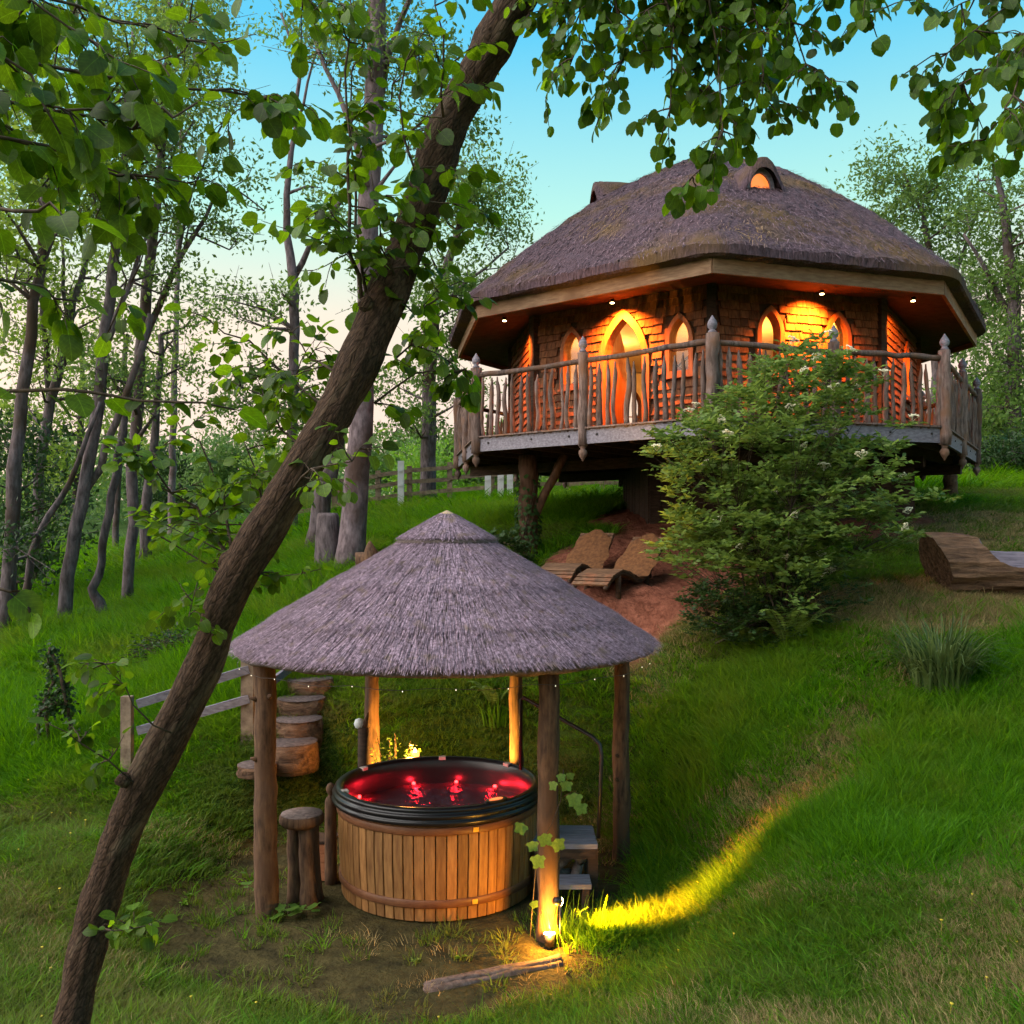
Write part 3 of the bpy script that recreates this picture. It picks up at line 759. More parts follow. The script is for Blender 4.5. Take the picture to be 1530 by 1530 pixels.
for dx_, dy_, e_ in ((0.2, -1.2, 120), (-1.9, 0.2, 60), (1.6, -1.6, 110)):
    mb = MB(); c = Vector((PO.x + dx_, PO.y + dy_, 3.55)); mb.lathe([(.02, .2), (.05, .1), (.11, .0), (.09, -.08), (.02, -.1)], c, 14)
    pl = mb.build('pendant_lamp', M['lamp_warm'], house)
    ld = bpy.data.lights.new('pendant_glow', 'POINT'); ld.energy = e_; ld.color = (1, .42, .08); ld.shadow_soft_size = .15
    lo = bpy.data.objects.new('pendant_glow', ld); place(lo, pl, c - Vector((0, 0, .25)))

# thatch roof -------------------------------------------------------
APEX = Vector((PO.x, PO.y, 7.48)); ZLIP = 3.93
def oct_r(a):   # distance from PO to polygon boundary at angle a
    d = Vector((math.cos(a), math.sin(a)))
    best = 99
    for i in ORD:
        p, q = pv(i) - PO, pv(i + 1) - PO; e = q - p
        den = d.x * e.y - d.y * e.x
        if abs(den) < 1e-9: continue
        t = (p.x * e.y - p.y * e.x) / den; u = (p.x * d.y - p.y * d.x) / den
        if t > 0 and -1e-6 <= u <= 1 + 1e-6: best = min(best, t)
    return best
NA = 240
angs = [2 * math.pi * k / NA for k in range(NA)]
ro_raw = np.array([oct_r(a) for a in angs])
ker = np.hanning(9); ker /= ker.sum()
ro = np.convolve(np.r_[ro_raw[-20:], ro_raw, ro_raw[:20]], ker, 'same')[20:-20]
mean_r = ro.mean()
def roof_pt(k, t):
    """t 0 = lip, 1 = apex"""
    r = ro[k % NA] * (1 - t * .75) + mean_r * t * .75
    rr = r * 1.045 * (1 - t)
    z = ZLIP + (APEX.z - ZLIP) * t + .36 * math.sin(math.pi * t)
    return Vector((PO.x + math.cos(angs[k % NA]) * rr, PO.y + math.sin(angs[k % NA]) * rr, z))
def roof_z(x, y):
    a = math.atan2(y - PO.y, x - PO.x) % (2 * math.pi); k = int(a / (2 * math.pi) * NA) % NA
    r = math.hypot(x - PO.x, y - PO.y); lo, hi = 0, 1
    for _ in range(25):
        m_ = (lo + hi) / 2
        if (roof_pt(k, m_) - Vector((PO.x, PO.y, 0))).xy.length > r: lo = m_
        else: hi = m_
    return roof_pt(k, lo).z
vs_ = []; fs_ = []
ts = [0, .006, .015, .03, .05] + [.05 + .93 * k / 44 for k in range(1, 45)] + [.995]
prof_low = [(.955, ZE + .24), (1.0, ZE + .20), (1.036, ZE + .215), (1.044, ZE + .23)]
rings = []
for s_, z in prof_low:
    rings.append([Vector((PO.x + math.cos(a) * ro[k] * s_, PO.y + math.sin(a) * ro[k] * s_, z + rng.uniform(-.012, .012))) for k, a in enumerate(angs)])
for t in ts:
    ring = []
    for k in range(NA):
        p = roof_pt(k, t)
        n_v = .02 * math.sin(angs[k] * 23 + t * 31) * math.sin(t * 47 + angs[k] * 9) + rng.uniform(-.016, .016)
        ring.append(p + Vector((math.cos(angs[k]) * n_v * .5, math.sin(angs[k]) * n_v * .5, n_v)))
    rings.append(ring)
for r_ in rings: vs_ += r_
for j in range(len(rings) - 1):
    for k in range(NA):
        k2 = (k + 1) % NA; fs_.append((j * NA + k, j * NA + k2, (j + 1) * NA + k2, (j + 1) * NA + k))
fs_.append(tuple((len(rings) - 1) * NA + k for k in range(NA)))
mb = MB(); mb.add(vs_, fs_); roof = mb.build('thatched_roof', M['thatch'], house, False)
# loose straw lying down the slope
def straw_mesh(pts, dirs, nrms, lens, wid):
    pts, dirs, nrms = map(np.array, (pts, dirs, nrms))
    side = np.cross(dirs, nrms); side /= np.linalg.norm(side, axis=1, keepdims=True)
    lens = np.array(lens)[:, None]; wid = np.array(wid)[:, None]
    a = pts - side * wid; b_ = pts + side * wid; c = pts + dirs * lens + side * wid * .6 + nrms * lens * .05; d = pts + dirs * lens - side * wid * .6 + nrms * lens * .05
    V = np.stack([a, b_, c, d], 1).reshape(-1, 3)
    Fq = np.arange(len(V)).reshape(-1, 4)
    return V, Fq
nr = np.random.default_rng(5)
P_l, D_l, N_l, L_l, W_l = [], [], [], [], []
for _ in range(26000):
    k = int(nr.integers(NA)); a = angs[k]
    # only the slopes that can face the garden
    t = 1 - math.sqrt(1 - nr.random() * .98)
    p = roof_pt(k, t); p2 = roof_pt(k, max(0, t - .02))
    dn = (p2 - p); dn.normalize()
    tang = Vector((-math.sin(a), math.cos(a), 0)); n = tang.cross(-dn).normalized()
    if n.z < 0: n = -n
    d = (dn + tang * nr.normal(0, .28) + n * nr.normal(.02, .1)).normalized()
    P_l.append(p + n * .012 + tang * nr.uniform(-.06, .06)); D_l.append(d); N_l.append(n); L_l.append(nr.uniform(.07, .22)); W_l.append(nr.uniform(.003, .008))
V, Fq = straw_mesh(P_l, D_l, N_l, L_l, W_l)
so = npmesh('straw', V, Fq, M['straw'], roof, False); so['kind'] = 'stuff'
# eyebrow dormers
def ray_roof(px, py):
    for Y in np.arange(12, 24, .01):
        w = W(px, py, Y)
        if math.hypot(w.x - PO.x, w.y - PO.y) < 5.1 and w.z < roof_z(w.x, w.y) and w.z > ZLIP: return w
    return W(px, py, 16)
def dormer(base, ang, wid, hgt, label):
    n = Vector((math.cos(ang), math.sin(ang), 0)); tg = Vector((-n.y, n.x, 0))
    def prof(u): return hgt * (math.exp(-(abs(u) / (wid * .62)) ** 2.6))
    nu, nd = 30, 10
    vs_ = []; fs_ = []
    for j in range(nd + 1):
        dd = .04 - 2.4 * (j / nd)
        for k in range(nu + 1):
            u = (k / nu * 2 - 1) * wid * 1.35
            vs_.append(base + n * dd + tg * u * (1 + .0 * j) + Vector((0, 0, prof(u) + .05 - .04 * j / nd + rng.uniform(-.01, .01) + (0 if j else -.03))))
    for j in range(nd):
        for k in range(nu):
            q = j * (nu + 1) + k; fs_.append((q, q + 1, q + nu + 2, q + nu + 1))
    # thickness of the brow
    o = len(vs_)
    for k in range(nu + 1):
        u = (k / nu * 2 - 1) * wid * 1.35
        vs_.append(base + n * .06 + tg * u + Vector((0, 0, max(-.05, prof(u) * .9 - .09))))
    for k in range(nu): fs_.append((k + 1, k, o + k, o + k + 1))
    mb = MB(); mb.add(vs_, fs_); dm = mb.build('dormer', M['thatch'], roof); dm['label'] = label
    mb = MB(); vs_ = []; q0 = base - n * .12
    for k in range(nu + 1):
        u = (k / nu * 2 - 1) * wid * 1.3
        vs_ += [q0 + tg * u + Vector((0, 0, -.25)), q0 + tg * u + Vector((0, 0, max(-.2, prof(u) * .95 - .02)))]
    mb.add(vs_, [(2 * k, 2 * k + 2, 2 * k + 3, 2 * k + 1) for k in range(nu)]); mb.build('dormer_front', M['dark_wood'], house, False)
    class Fx: pass
    FF = Fx(); FF.P = lambda u, z, o=0: q0 + tg * u + n * o + Vector((0, 0, z))
    inner = arch(.36, .02, .46, 8); outer = arch(.50, -.04, .56, 8)
    mb = MB(); facet_ring(mb, FF, outer, inner, 0, .05); wf = mb.build('dormer_window', M['grey_wood'], house, False)
    mb = MB(); mb.add([FF.P(u, z, .012) for u, z in inner], [tuple(range(len(inner)))]); mb.build('pane', M['pane_lit'], wf, False)
    mb = MB(); mb.beam(FF.P(-.75, -.07, .1), FF.P(.75, -.07, .1), .09, .025); mb.build('dormer_sill', M['dark_wood'], house, False)
M['pane_lit'] = mat_plain('lit_pane', (.3, .1, .03), .2, emis=(1, .22, .04), es=.75)
bd = ray_roof(1152, 292)
nb_dir = math.atan2(facets[0].n.y, facets[0].n.x)
dormer(bd - Vector((facets[0].n.x, facets[0].n.y, 0)) * .22, nb_dir, .55, .66, 'eyebrow dormer with small lit arched window in thatch')
nA = facets[-2].n; tA = PO + nA * 2.35 + facets[-2].d * .3
dormer(Vector((tA.x, tA.y, roof_z(tA.x, tA.y) - .06)), math.atan2(nA.y, nA.x), .60, .50, 'second eyebrow dormer seen edge on')
mb = MB(); mb.lathe([(.75, -.56), (.7, -.42), (.45, -.2), (.15, -.03), (.02, .0)], APEX, 30, jit=.03, rng=rng); mb.build('ridge_cap', M['thatch'], roof, False)

# ------------------------------------------------------------------ gazebo
rng = random.Random(21)
GC = Vector((-0.66, 9.5)); GR = 2.10; GZE = -1.16; GAP = 0.19
gaz = empty('gazebo', (GC.x, GC.y, PADZ), 'round reed-thatched gazebo on rough log posts over the hot tub', 'gazebo')
gposts = [(398, 8.45, .10, 'post_wood'), (818, 7.95, .088, 'post_wood'), (928, 9.85, .085, 'post_wood'), (772, 11.0, .075, 'post_wood'), (556, 11.0, .085, 'post_wood')]
tops = []
for px, Y, r, mt in gposts:
    x = (px - 765) / FPX * Y; z0 = gz(x, Y) - .15; zt = GZE + .16
    j = .022
    pts = log_path((x, Y, z0), (x + rng.uniform(-.02, .02), Y, zt), 14, .009, rng)
    rr = [r * rng.uniform(.93, 1.07) * (1.08 - .14 * k / 14) for k in range(15)]
    mb = MB(); mb.tube(pts, rr, 16, .05, rng, flute=.12)
    gp = mb.build('post', M['post_wood'], gaz)
    tops.append(Vector((x, Y, zt)))
    if px in (398, 928):
        for k in range(3):
            z = rng.uniform(z0 + .5, zt - .3); a = rng.uniform(-2.6, -.5)
            d = Vector((math.cos(a), math.sin(a), .3)); c = Vector((x, Y, z)) + d * r * .8
            mb = MB(); mb.tube([c, c + d * .07], [.03, .012], 7); mb.build('branch_stub', M['post_wood'], gp)
for k in range(5):
    a, b2 = tops[k], tops[(k + 1) % 5]
    mb = MB(); mb.tube(log_path(a + Vector((0, 0, .02)), b2 + Vector((0, 0, .02)), 6, .01, rng), .055, 9, .05, rng); mb.build('ring_beam', M['post_wood'], gaz)
for k in range(10):
    a = 2 * math.pi * k / 10 + .2
    e = Vector((GC.x + math.cos(a) * (GR - .1), GC.y + math.sin(a) * (GR - .1), GZE + .03))
    mb = MB(); mb.tube([e, Vector((GC.x + math.cos(a) * .1, GC.y + math.sin(a) * .1, GAP - .14))], .035, 7); mb.build('rafter', M['post_wood'], gaz)
def gz_roof(r):
    t = 1 - r / GR
    return GZE + .07 + (GAP - GZE - .07) * (t ** .94)
NG = 120
ring = []
vs_ = []; fs_ = []
profile = [(GR - .16, GZE + .06), (GR - .05, GZE + .01), (GR - .03, GZE + .025), (GR - .02, GZE + .06)] + [(r, gz_roof(r)) for r in np.linspace(GR - .03, .03, 30)]
for r, z in profile:
    for k in range(NG):
        a = 2 * math.pi * k / NG; rr = r * (1 + .010 * math.sin(a * 5 + 1) + .006 * math.sin(a * 17))
        vs_.append((GC.x + math.cos(a) * rr, GC.y + math.sin(a) * rr, z + rng.uniform(-.008, .008)))
for j in range(len(profile) - 1):
    for k in range(NG):
        k2 = (k + 1) % NG; fs_.append((j * NG + k, j * NG + k2, (j + 1) * NG + k2, (j + 1) * NG + k))
mb = MB(); mb.add(vs_, fs_); groof = mb.build('thatched_roof', M['reed_base'], gaz)
def reeds(n, r0, r1, lift, lmin, lmax, seed):
    g = np.random.default_rng(seed)
    a = g.uniform(0, 2 * np.pi, n); r = np.sqrt(g.uniform(r0 * r0, r1 * r1, n))
    L_ = g.uniform(lmin, lmax, n)
    t = 1 - r / GR
    z = GZE + .07 + (GAP - GZE - .07) * np.maximum(t, 1e-3) ** .94
    slope = (GAP - GZE - .07) / GR
    rad = np.stack([np.cos(a), np.sin(a), np.zeros(n)], 1); tan = np.stack([-np.sin(a), np.cos(a), np.zeros(n)], 1)
    dn = rad * 1.0 + np.array([0, 0, -slope]); dn /= np.linalg.norm(dn, axis=1, keepdims=True)
    nm = rad * slope + np.array([0, 0, 1.0]); nm /= np.linalg.norm(nm, axis=1, keepdims=True)
    p = np.stack([GC.x + r * np.cos(a), GC.y + r * np.sin(a), z], 1) + nm * (lift + g.uniform(0, .018, n))[:, None]
    d = dn + tan * g.normal(0, .045, n)[:, None] + nm * g.normal(.0, .022, n)[:, None]; d /= np.linalg.norm(d, axis=1, keepdims=True)
    return straw_mesh(p, d, nm, L_, g.uniform(.0018, .0038, n))
parts_ = [reeds(46000, .35, GR - .10, .004, .10, .22, 1), reeds(9000, GR - .26, GR - .13, .006, .14, .22, 2), reeds(6000, GR - .12, GR - .02, .004, .07, .11, 9), reeds(6000, 1.0, 1.12, .014, .12, .2, 4), reeds(7000, 1.52, 1.63, .014, .12, .2, 5)]
V = np.concatenate([p[0] for p in parts_]); Fq = np.arange(len(V)).reshape(-1, 4)
so = npmesh('reed_layer', V, Fq, M['reed'], groof, False); so['kind'] = 'stuff'
# conical cap with a shadow gap under its edge
mb = MB(); mb.lathe([(.47, gz_roof(.47) - .0), (.52, gz_roof(.52) + .018), (.52, gz_roof(.52) + .035), (.3, gz_roof(.3) + .04), (.08, GAP + .015)], (GC.x, GC.y, 0), 60, jit=.012, rng=rng); mb.build('cap', M['reed_base'], groof)
V, Fq = reeds(9000, .03, .40, .042, .08, .15, 7)
so = npmesh('cap_reed', V, Fq, M['reed'], groof, False); so['kind'] = 'stuff'
mb = MB(); mb.lathe([(.10, gz_roof(.10) + .045), (.07, gz_roof(.1) + .075), (.02, GAP + .045), (.004, GAP + .05)], (GC.x, GC.y, 0), 20); mb.build('apex_cap', M['straw_cap'], groof)
# string of fairy lights under the eave
M['fairy'] = mat_plain('fairy_bulb', (1, .9, .7), .3, emis=(1, .85, .6), es=1.2)
fl = empty('fairy_lights', (GC.x, GC.y, GZE), 'string of tiny fairy lights hung under the gazebo eave', 'string lights')
pts = []
for k in range(61):
    a = 2 * math.pi * k / 60; pts.append(Vector((GC.x + math.cos(a) * (GR - .06), GC.y + math.sin(a) * (GR - .06), GZE - .06 - .03 * abs(math.sin(k * .9)))))
mb = MB(); mb.tube(pts, .0025, 4); mb.build('cable', M['metal_dark'], fl)
mb = MB(); mb.lathe([(.001, -.005), (.0036, 0), (.001, .005)], (0, 0, 0), 6); fb_ = protomesh(mb, 'bulb', M['fairy'])
for k in range(0, 60, 2): inst(fb_, 'bulb', fl, pts[k] - Vector((0, 0, .008)))

# ------------------------------------------------------------------ hot tub
TC = Vector((-0.72, 9.18)); TR = .955; TB = PADZ + .02; TT = -2.52
tub = empty('hot_tub', (TC.x, TC.y, PADZ), 'round cedar hot tub with glossy black rim and red lit water', 'hot tub')
NS = 62
wst = 2 * math.pi * TR / NS
mb = MB(); th = .03; hw = wst / 2 - .003
# slightly chamfered stave, along z
prof = [(-hw, 0), (-hw + .004, -.012), (hw - .004, -.012), (hw, 0), (hw, th), (-hw, th)]
zz = [(0.0, .965), (.3, .985), (.55, .998), (TT - TB, 1.0)]
vs_ = []
for z, s in zz:
    for x, y in prof: vs_.append((x * s, -(TR * s) + y, z))
fs_ = [(j * 6 + k, j * 6 + (k + 1) % 6, (j + 1) * 6 + (k + 1) % 6, (j + 1) * 6 + k) for j in range(3) for k in range(6)] + [tuple(range(5, -1, -1)), tuple(18 + k for k in range(6))]
mb.add(vs_, fs_); st_me = protomesh(mb, 'stave', M['stave'], False)
for k in range(NS): inst(st_me, 'stave', tub, (TC.x, TC.y, TB), (0, 0, 2 * math.pi * k / NS))
for zc, s in ((.155, .977), (.80, 1.0)):
    mb = MB(); ro_ = TR * s + .028; ri_ = TR * s + .008; h_ = .036
    mb.lathe([(ri_, zc - h_), (ro_ - .006, zc - h_), (ro_, zc - h_ + .008), (ro_, zc + h_ - .008), (ro_ - .006, zc + h_), (ri_, zc + h_)], (TC.x, TC.y, TB), 90, caps=False)
    hp = mb.build('hoop', M['hoop'], tub)
    for a in (-66,):
        d = Vector((math.cos(R(a)), math.sin(R(a)), 0)); t_ = Vector((-d.y, d.x, 0))
        mb = MB(); mb.obox(Vector((TC.x, TC.y, TB + zc)) + d * (ro_ + .004), (t_, d, (0, 0, 1)), (.025, .004, .02)); mb.build('hoop_glint', M['glint_gold'], hp, False)  # added gold metal plate stands in for a glint of light on the hoop
# black moulded rim and basin
zr = TT - .02
rim = [(.955, -.02), (.985, -.012), (1.0, .012), (.992, .03), (.975, .036), (.985, .048), (.995, .068), (.985, .086), (.962, .092), (.966, .104), (.97, .12), (.955, .135), (.92, .138), (.90, .128), (.885, .10), (.875, .02), (.86, -.15), (.84, -.45), (.78, -.62), (.02, -.64)]
mb = MB(); mb.lathe([(r * 1.03, z) for r, z in rim], (TC.x, TC.y, zr), 96, caps=False); rimo = mb.build('rim_and_basin', M['black_plastic'], tub)
# water
m, nt, N, L, out = new_mat('tub_water')
b = N.new('ShaderNodeBsdfPrincipled'); b.inputs['Base Color'].default_value = (.14, .05, .07, 1); b.inputs['Roughness'].default_value = .16; b.inputs['Specular IOR Level'].default_value = .6
tr = N.new('ShaderNodeBsdfTransparent'); tr.inputs[0].default_value = (.8, .5, .55, 1)
mx = N.new('ShaderNodeMixShader'); mx.inputs[0].default_value = .45; L.new(b.outputs[0], mx.inputs[1]); L.new(tr.outputs[0], mx.inputs[2]); L.new(mx.outputs[0], out.inputs[0])
tc = N.new('ShaderNodeTexCoord'); nz = N.new('ShaderNodeTexNoise'); nz.inputs['Scale'].default_value = 11; nz.inputs['Detail'].default_value = 5; nz.inputs['Distortion'].default_value = 1.2
L.new(tc.outputs['Object'], nz.inputs['Vector']); bp = N.new('ShaderNodeBump'); bp.inputs['Strength'].default_value = .9; bp.inputs['Distance'].default_value = .05
L.new(nz.outputs['Fac'], bp.inputs['Height']); L.new(bp.outputs[0], b.inputs['Normal'])
M['water'] = m
ZWAT = zr - .13
vs_ = []; fs_ = []
nr_, na_ = 36, 90
for j in range(nr_ + 1):
    r = .895 * j / nr_
    for k in range(na_):
        a = 2 * math.pi * k / na_; x = TC.x + r * math.cos(a); y = TC.y + r * math.sin(a)
        z = ZWAT + .011 * math.sin(x * 19 + 2 * math.sin(y * 13)) * math.sin(y * 23 + 1.4 * math.sin(x * 11)) + .004 * math.sin(x * 41 + y * 29) * math.sin(y * 37)
        vs_.append((x, y, z))
for j in range(nr_):
    for k in range(na_):
        k2 = (k + 1) % na_; fs_.append((j * na_ + k, j * na_ + k2, (j + 1) * na_ + k2, (j + 1) * na_ + k))
mb = MB(); mb.add(vs_, fs_); mb.build('water', M['water'], tub)
M['led'] = mat_plain('red_led', (.8, .05, .05), .3, emis=(1, .02, .02), es=9)
for a, e_ in ((160, 1.0), (112, 2.0), (82, 1.2), (52, 1.4), (22, .8)):
    d = Vector((math.cos(R(a)), math.sin(R(a)), 0)); c = Vector((TC.x, TC.y, ZWAT + .012)) + d * .885
    mb = MB(); mb.tube([c, c - d * .018], .018, 10); ld_o = mb.build('red_light', M['led'], tub)
    ld = bpy.data.lights.new('red_glow', 'POINT'); ld.energy = e_; ld.color = (1, .015, .03); ld.shadow_soft_size = .02
    lo = bpy.data.objects.new('red_glow', ld); place(lo, ld_o, c - d * .09 + Vector((0, 0, .035)))
for a in (150, 92, 44, 205):
    d = Vector((math.cos(R(a)), math.sin(R(a)), 0)); t_ = Vector((-d.y, d.x, 0))
    mb = MB(); mb.obox(Vector((TC.x, TC.y, zr + .125)) + d * .935, (t_, d, (0, 0, 1)), (.036, .03, .016))
    mb.build('valve_pad', M['pad'], tub, False)
M['panel_lit'] = mat_plain('panel_lit', (.25, .08, .03), .2, emis=(1, .2, .05), es=.9)
d = Vector((math.cos(R(-52)), math.sin(R(-52)), 0)); t_ = Vector((-d.y, d.x, 0)); c = Vector((TC.x, TC.y, zr + .137)) + d * .935
def ell(c, t_, d, a, b_, z0, z1, n=24):
    vs_ = [c + t_ * (a * math.cos(2 * math.pi * k / n)) + d * (b_ * math.sin(2 * math.pi * k / n)) + Vector((0, 0, z)) for z in (z0, z1) for k in range(n)]
    mb = MB(); mb.add(vs_, [tuple(range(n - 1, -1, -1)), tuple(range(n, 2 * n))] + [(k, (k + 1) % n, (k + 1) % n + n, k + n) for k in range(n)]); return mb
cp_ = ell(c, t_, d, .125, .055, -.01, .016).build('control_panel', M['black_plastic'], tub, False)
ell(c, t_, d, .075, .032, .017, .020).build('display', M['panel_lit'], cp_, False)

# ------------------------------------------------------------------ things round the tub
def log_round(name, c, r, h, parent, jit=.05, mat='post_wood'):
    mb = MB(); s = 18
    prof = [(r * .98, 0), (r * 1.02, h * .3), (r, h * .7), (r * .985, h)]
    mb.lathe(prof, c, s, jit=jit, rng=rng); return mb.build(name, M[mat], parent)
# stool
sb_ = ground_hit(455, 1350)
stool = empty('log_stool', sb_, 'rustic stool with round sawn seat on stout log legs beside the tub', 'stool')
seat_c = Vector((sb_.x - .03, sb_.y + .02, -2.70))
mb = MB(); mb.lathe([(.18, 0), (.205, .03), (.20, .085), (.19, .10)], seat_c, 26, jit=.025, rng=rng); s_o = mb.build('seat', M['post_wood'], stool)
mb = MB(); mb.lathe([(.192, .1005), (.19, .106), (.02, .107)], seat_c, 26); mb.build('seat_top', M['slice'], s_o)
for dx_, dy_, r in ((-.08, .03, .065), (.05, -.05, .075), (.07, .10, .06)):
    mb = MB(); mb.tube(log_path((sb_.x + dx_ * 1.25, sb_.y + dy_ * 1.2, gz(sb_.x, sb_.y) - .04), (seat_c.x + dx_, seat_c.y + dy_, seat_c.z + .01), 6, .006, rng), [r * 1.25, r * 1.1] + [r] * 5, 12, .05, rng); mb.build('leg', M['post_wood'], stool)
# turned post
tp = W(494, 1308, 9.2); tp.z = gz(tp.x, tp.y)
mb = MB(); hz = -2.44 - tp.z
mb.lathe([(.058, -.05), (.06, .1), (.057, hz * .75), (.058, hz - .18), (.045, hz - .155), (.026, hz - .13), (.022, hz - .115), (.04, hz - .09), (.046, hz - .055), (.035, hz - .02), (.008, hz)], tp, 18, jit=.02, rng=rng)
tag(mb.build('turned_post', M['post_wood']), 'short turned wooden post with ball finial between stool and tub', 'post')
# orange box
ob = W(478, 1300, 9.35); ob.z = gz(ob.x, ob.y)
box_ = empty('wooden_box', ob, 'low orange-brown wooden box tucked behind the log stool', 'box')
for k in range(4):
    mb = MB(); mb.box((ob.x, ob.y - .12, ob.z + .06 + k * .09), (.15, .012, .042)); mb.build('front_board', M['terracotta'], box_, False)
for s in (-1, 1):
    mb = MB(); mb.box((ob.x + s * .14, ob.y, ob.z + .19), (.012, .105, .19)); mb.build('side_board', M['terracotta'], box_, False)
mb = MB(); mb.box((ob.x, ob.y, ob.z + .395), (.17, .14, .014)); mb.build('lid', M['dark_wood'], box_, False)
# dark post with a round white fitting
dp = W(543, 1150, 10.35); dp.z = gz(dp.x, dp.y)
lp_ = empty('lamp_post', dp, 'dark log post with round white lamp head behind the tub', 'lamp post')
zt = (HOR - 1086) / FPX * 10.35
mb = MB(); mb.tube([dp - Vector((0, 0, .1)), Vector((dp.x, dp.y, zt))], [.068, .06], 14, .04, rng); mb.build('post', M['dark_wood'], lp_)
mb = MB(); mb.tube([Vector((dp.x + .02, dp.y, zt)), Vector((dp.x + .05, dp.y, zt + .16))], [.05, .008], 8); mb.build('pointed_top', M['post_wood'], lp_)
mb = MB(); c = Vector((dp.x - .045, dp.y, zt + .035)); mb.lathe([(.012, -.06), (.045, -.04), (.062, 0), (.045, .045), (.012, .06)], c, 16); mb.build('lamp_head', M['white_fit'], lp_)
# candle lantern on a stump
cs = W(620, 1132, 10.75); sg = gz(cs.x, cs.y)
stp = log_round('tree_stump', (cs.x, cs.y, sg - .1), .11, cs.z - sg + .1, None); tag(stp, 'low round stump holding the candle jar behind the tub', 'stump')
M['candle_glass'] = mat_plain('candle_glass', (.4, .15, .05), .1, emis=(1, .32, .06), es=2.2)
M['flame'] = mat_plain('flame', (1, .7, .3), .3, emis=(1, .62, .2), es=30)
cj = empty('candle_jar', cs, 'glowing glass candle jar on a stump behind the tub', 'candle')
mb = MB(); mb.lathe([(.035, 0), (.05, .02), (.052, .06), (.048, .075)], cs, 16, caps=False); mb.build('jar', M['candle_glass'], cj)
mb = MB(); mb.lathe([(.004, .03), (.022, .055), (.016, .08), (.002, .11)], cs, 10); fo = mb.build('flame', M['flame'], cj)
ld = bpy.data.lights.new('candle_glow', 'POINT'); ld.energy = 45; ld.color = (1, .42, .07); ld.shadow_soft_size = .03
lo = bpy.data.objects.new('candle_glow', ld); place(lo, fo, cs + Vector((-.05, -.09, .17)))
# warm uplights behind the back posts
def uplight(pos, aim, e_, size, label, lens=.035, colr=(1, .48, .06), blend=.6):
    o = empty('ground_spotlight', pos, label, 'spotlight', 'warm garden spotlights')
    d = (Vector(aim) - Vector(pos)).normalized(); pos = Vector(pos)
    mb = MB(); mb.tube([pos - Vector((0, 0, .08)), pos + Vector((0, 0, .03))], .012, 7); mb.build('spike', M['metal_dark'], o)
    mb = MB(); mb.tube([pos + Vector((0, 0, .05)) - d * .05, pos + Vector((0, 0, .05)) + d * .045], [lens * .8, lens], 14); mb.build('lamp_body', M['metal_dark'], o)
    c = pos + Vector((0, 0, .05)) + d * .047
    mb = MB(); mb.tube([c, c + d * .008], lens * .92, 14); ln = mb.build('lamp_lens', M['spot_lens'], o)
    ld = bpy.data.lights.new('spot_beam', 'SPOT'); ld.energy = e_; ld.color = colr; ld.spot_size = R(size); ld.spot_blend = blend; ld.shadow_soft_size = .02
    lo = bpy.data.objects.new('spot_beam', ld); place(lo, ln, c + d * .03); lo.rotation_euler = d.to_track_quat('-Z', 'Y').to_euler()
    return o, ln, c
M['spot_lens'] = mat_plain('spot_lens', (1, .9, .6), .3, emis=(1, .75, .28), es=40)
for k, (px, Y) in enumerate(((772, 11.0), (556, 11.0))):
    x = (px - 765) / FPX * Y; pos = Vector((x + (-.42 if k == 0 else .40), Y - .34, 0)); pos.z = gz(pos.x, pos.y) + .16
    uplight(pos, (x, Y - .03, pos.z + (1.25 if k == 0 else .95)), 800 if k == 0 else 380, 44, ('small spotlight lighting the bare back post beside the handrail', 'small spotlight lighting the back post near the candle jar')[k])
fx = (818 - 765) / FPX * 7.95
pos = Vector((fx + .01, 7.95 - .19, gz(fx, 7.76) + .02))
o, ln, c = uplight(pos, (fx, 7.95 - .05, pos.z + .75), 60, 75, 'bright ground spotlight at the foot of the post with vine', .05)
# second head: low beam raking over the grass to the right
tgt = ground_hit(1230, 1275)
ld = bpy.data.lights.new('raking_beam', 'SPOT'); ld.energy = 1900; ld.color = (1, .30, .012); ld.spot_size = R(66); ld.spot_blend = 1.0; ld.shadow_soft_size = .02
c2 = pos + Vector((.09, .02, .36)); dd = (ground_hit(1030, 1372) + Vector((0, 0, .02)) - c2).normalized()
mb = MB(); mb.tube([pos + Vector((.09, .02, -.1)), c2], .009, 7); mb.build('spike', M['metal_dark'], o)
mb = MB(); mb.tube([c2 - dd * .06, c2], [.03, .036], 12); mb.build('lamp_body', M['metal_dark'], o)
mb = MB(); mb.tube([c2, c2 + dd * .007], .033, 12); ln2 = mb.build('lamp_lens', M['spot_lens'], o)
lo = bpy.data.objects.new('raking_beam', ld); place(lo, ln2, c2 + dd * .03); lo.rotation_euler = dd.to_track_quat('-Z', 'Y').to_euler(); lo.scale = (.48, 1, 1)
ld = bpy.data.lights.new('lens_spill', 'POINT'); ld.energy = 44; ld.color = (1, .42, .04); ld.shadow_soft_size = .03
lo = bpy.data.objects.new('lens_spill', ld); place(lo, ln, c + Vector((0, -.06, .05)))

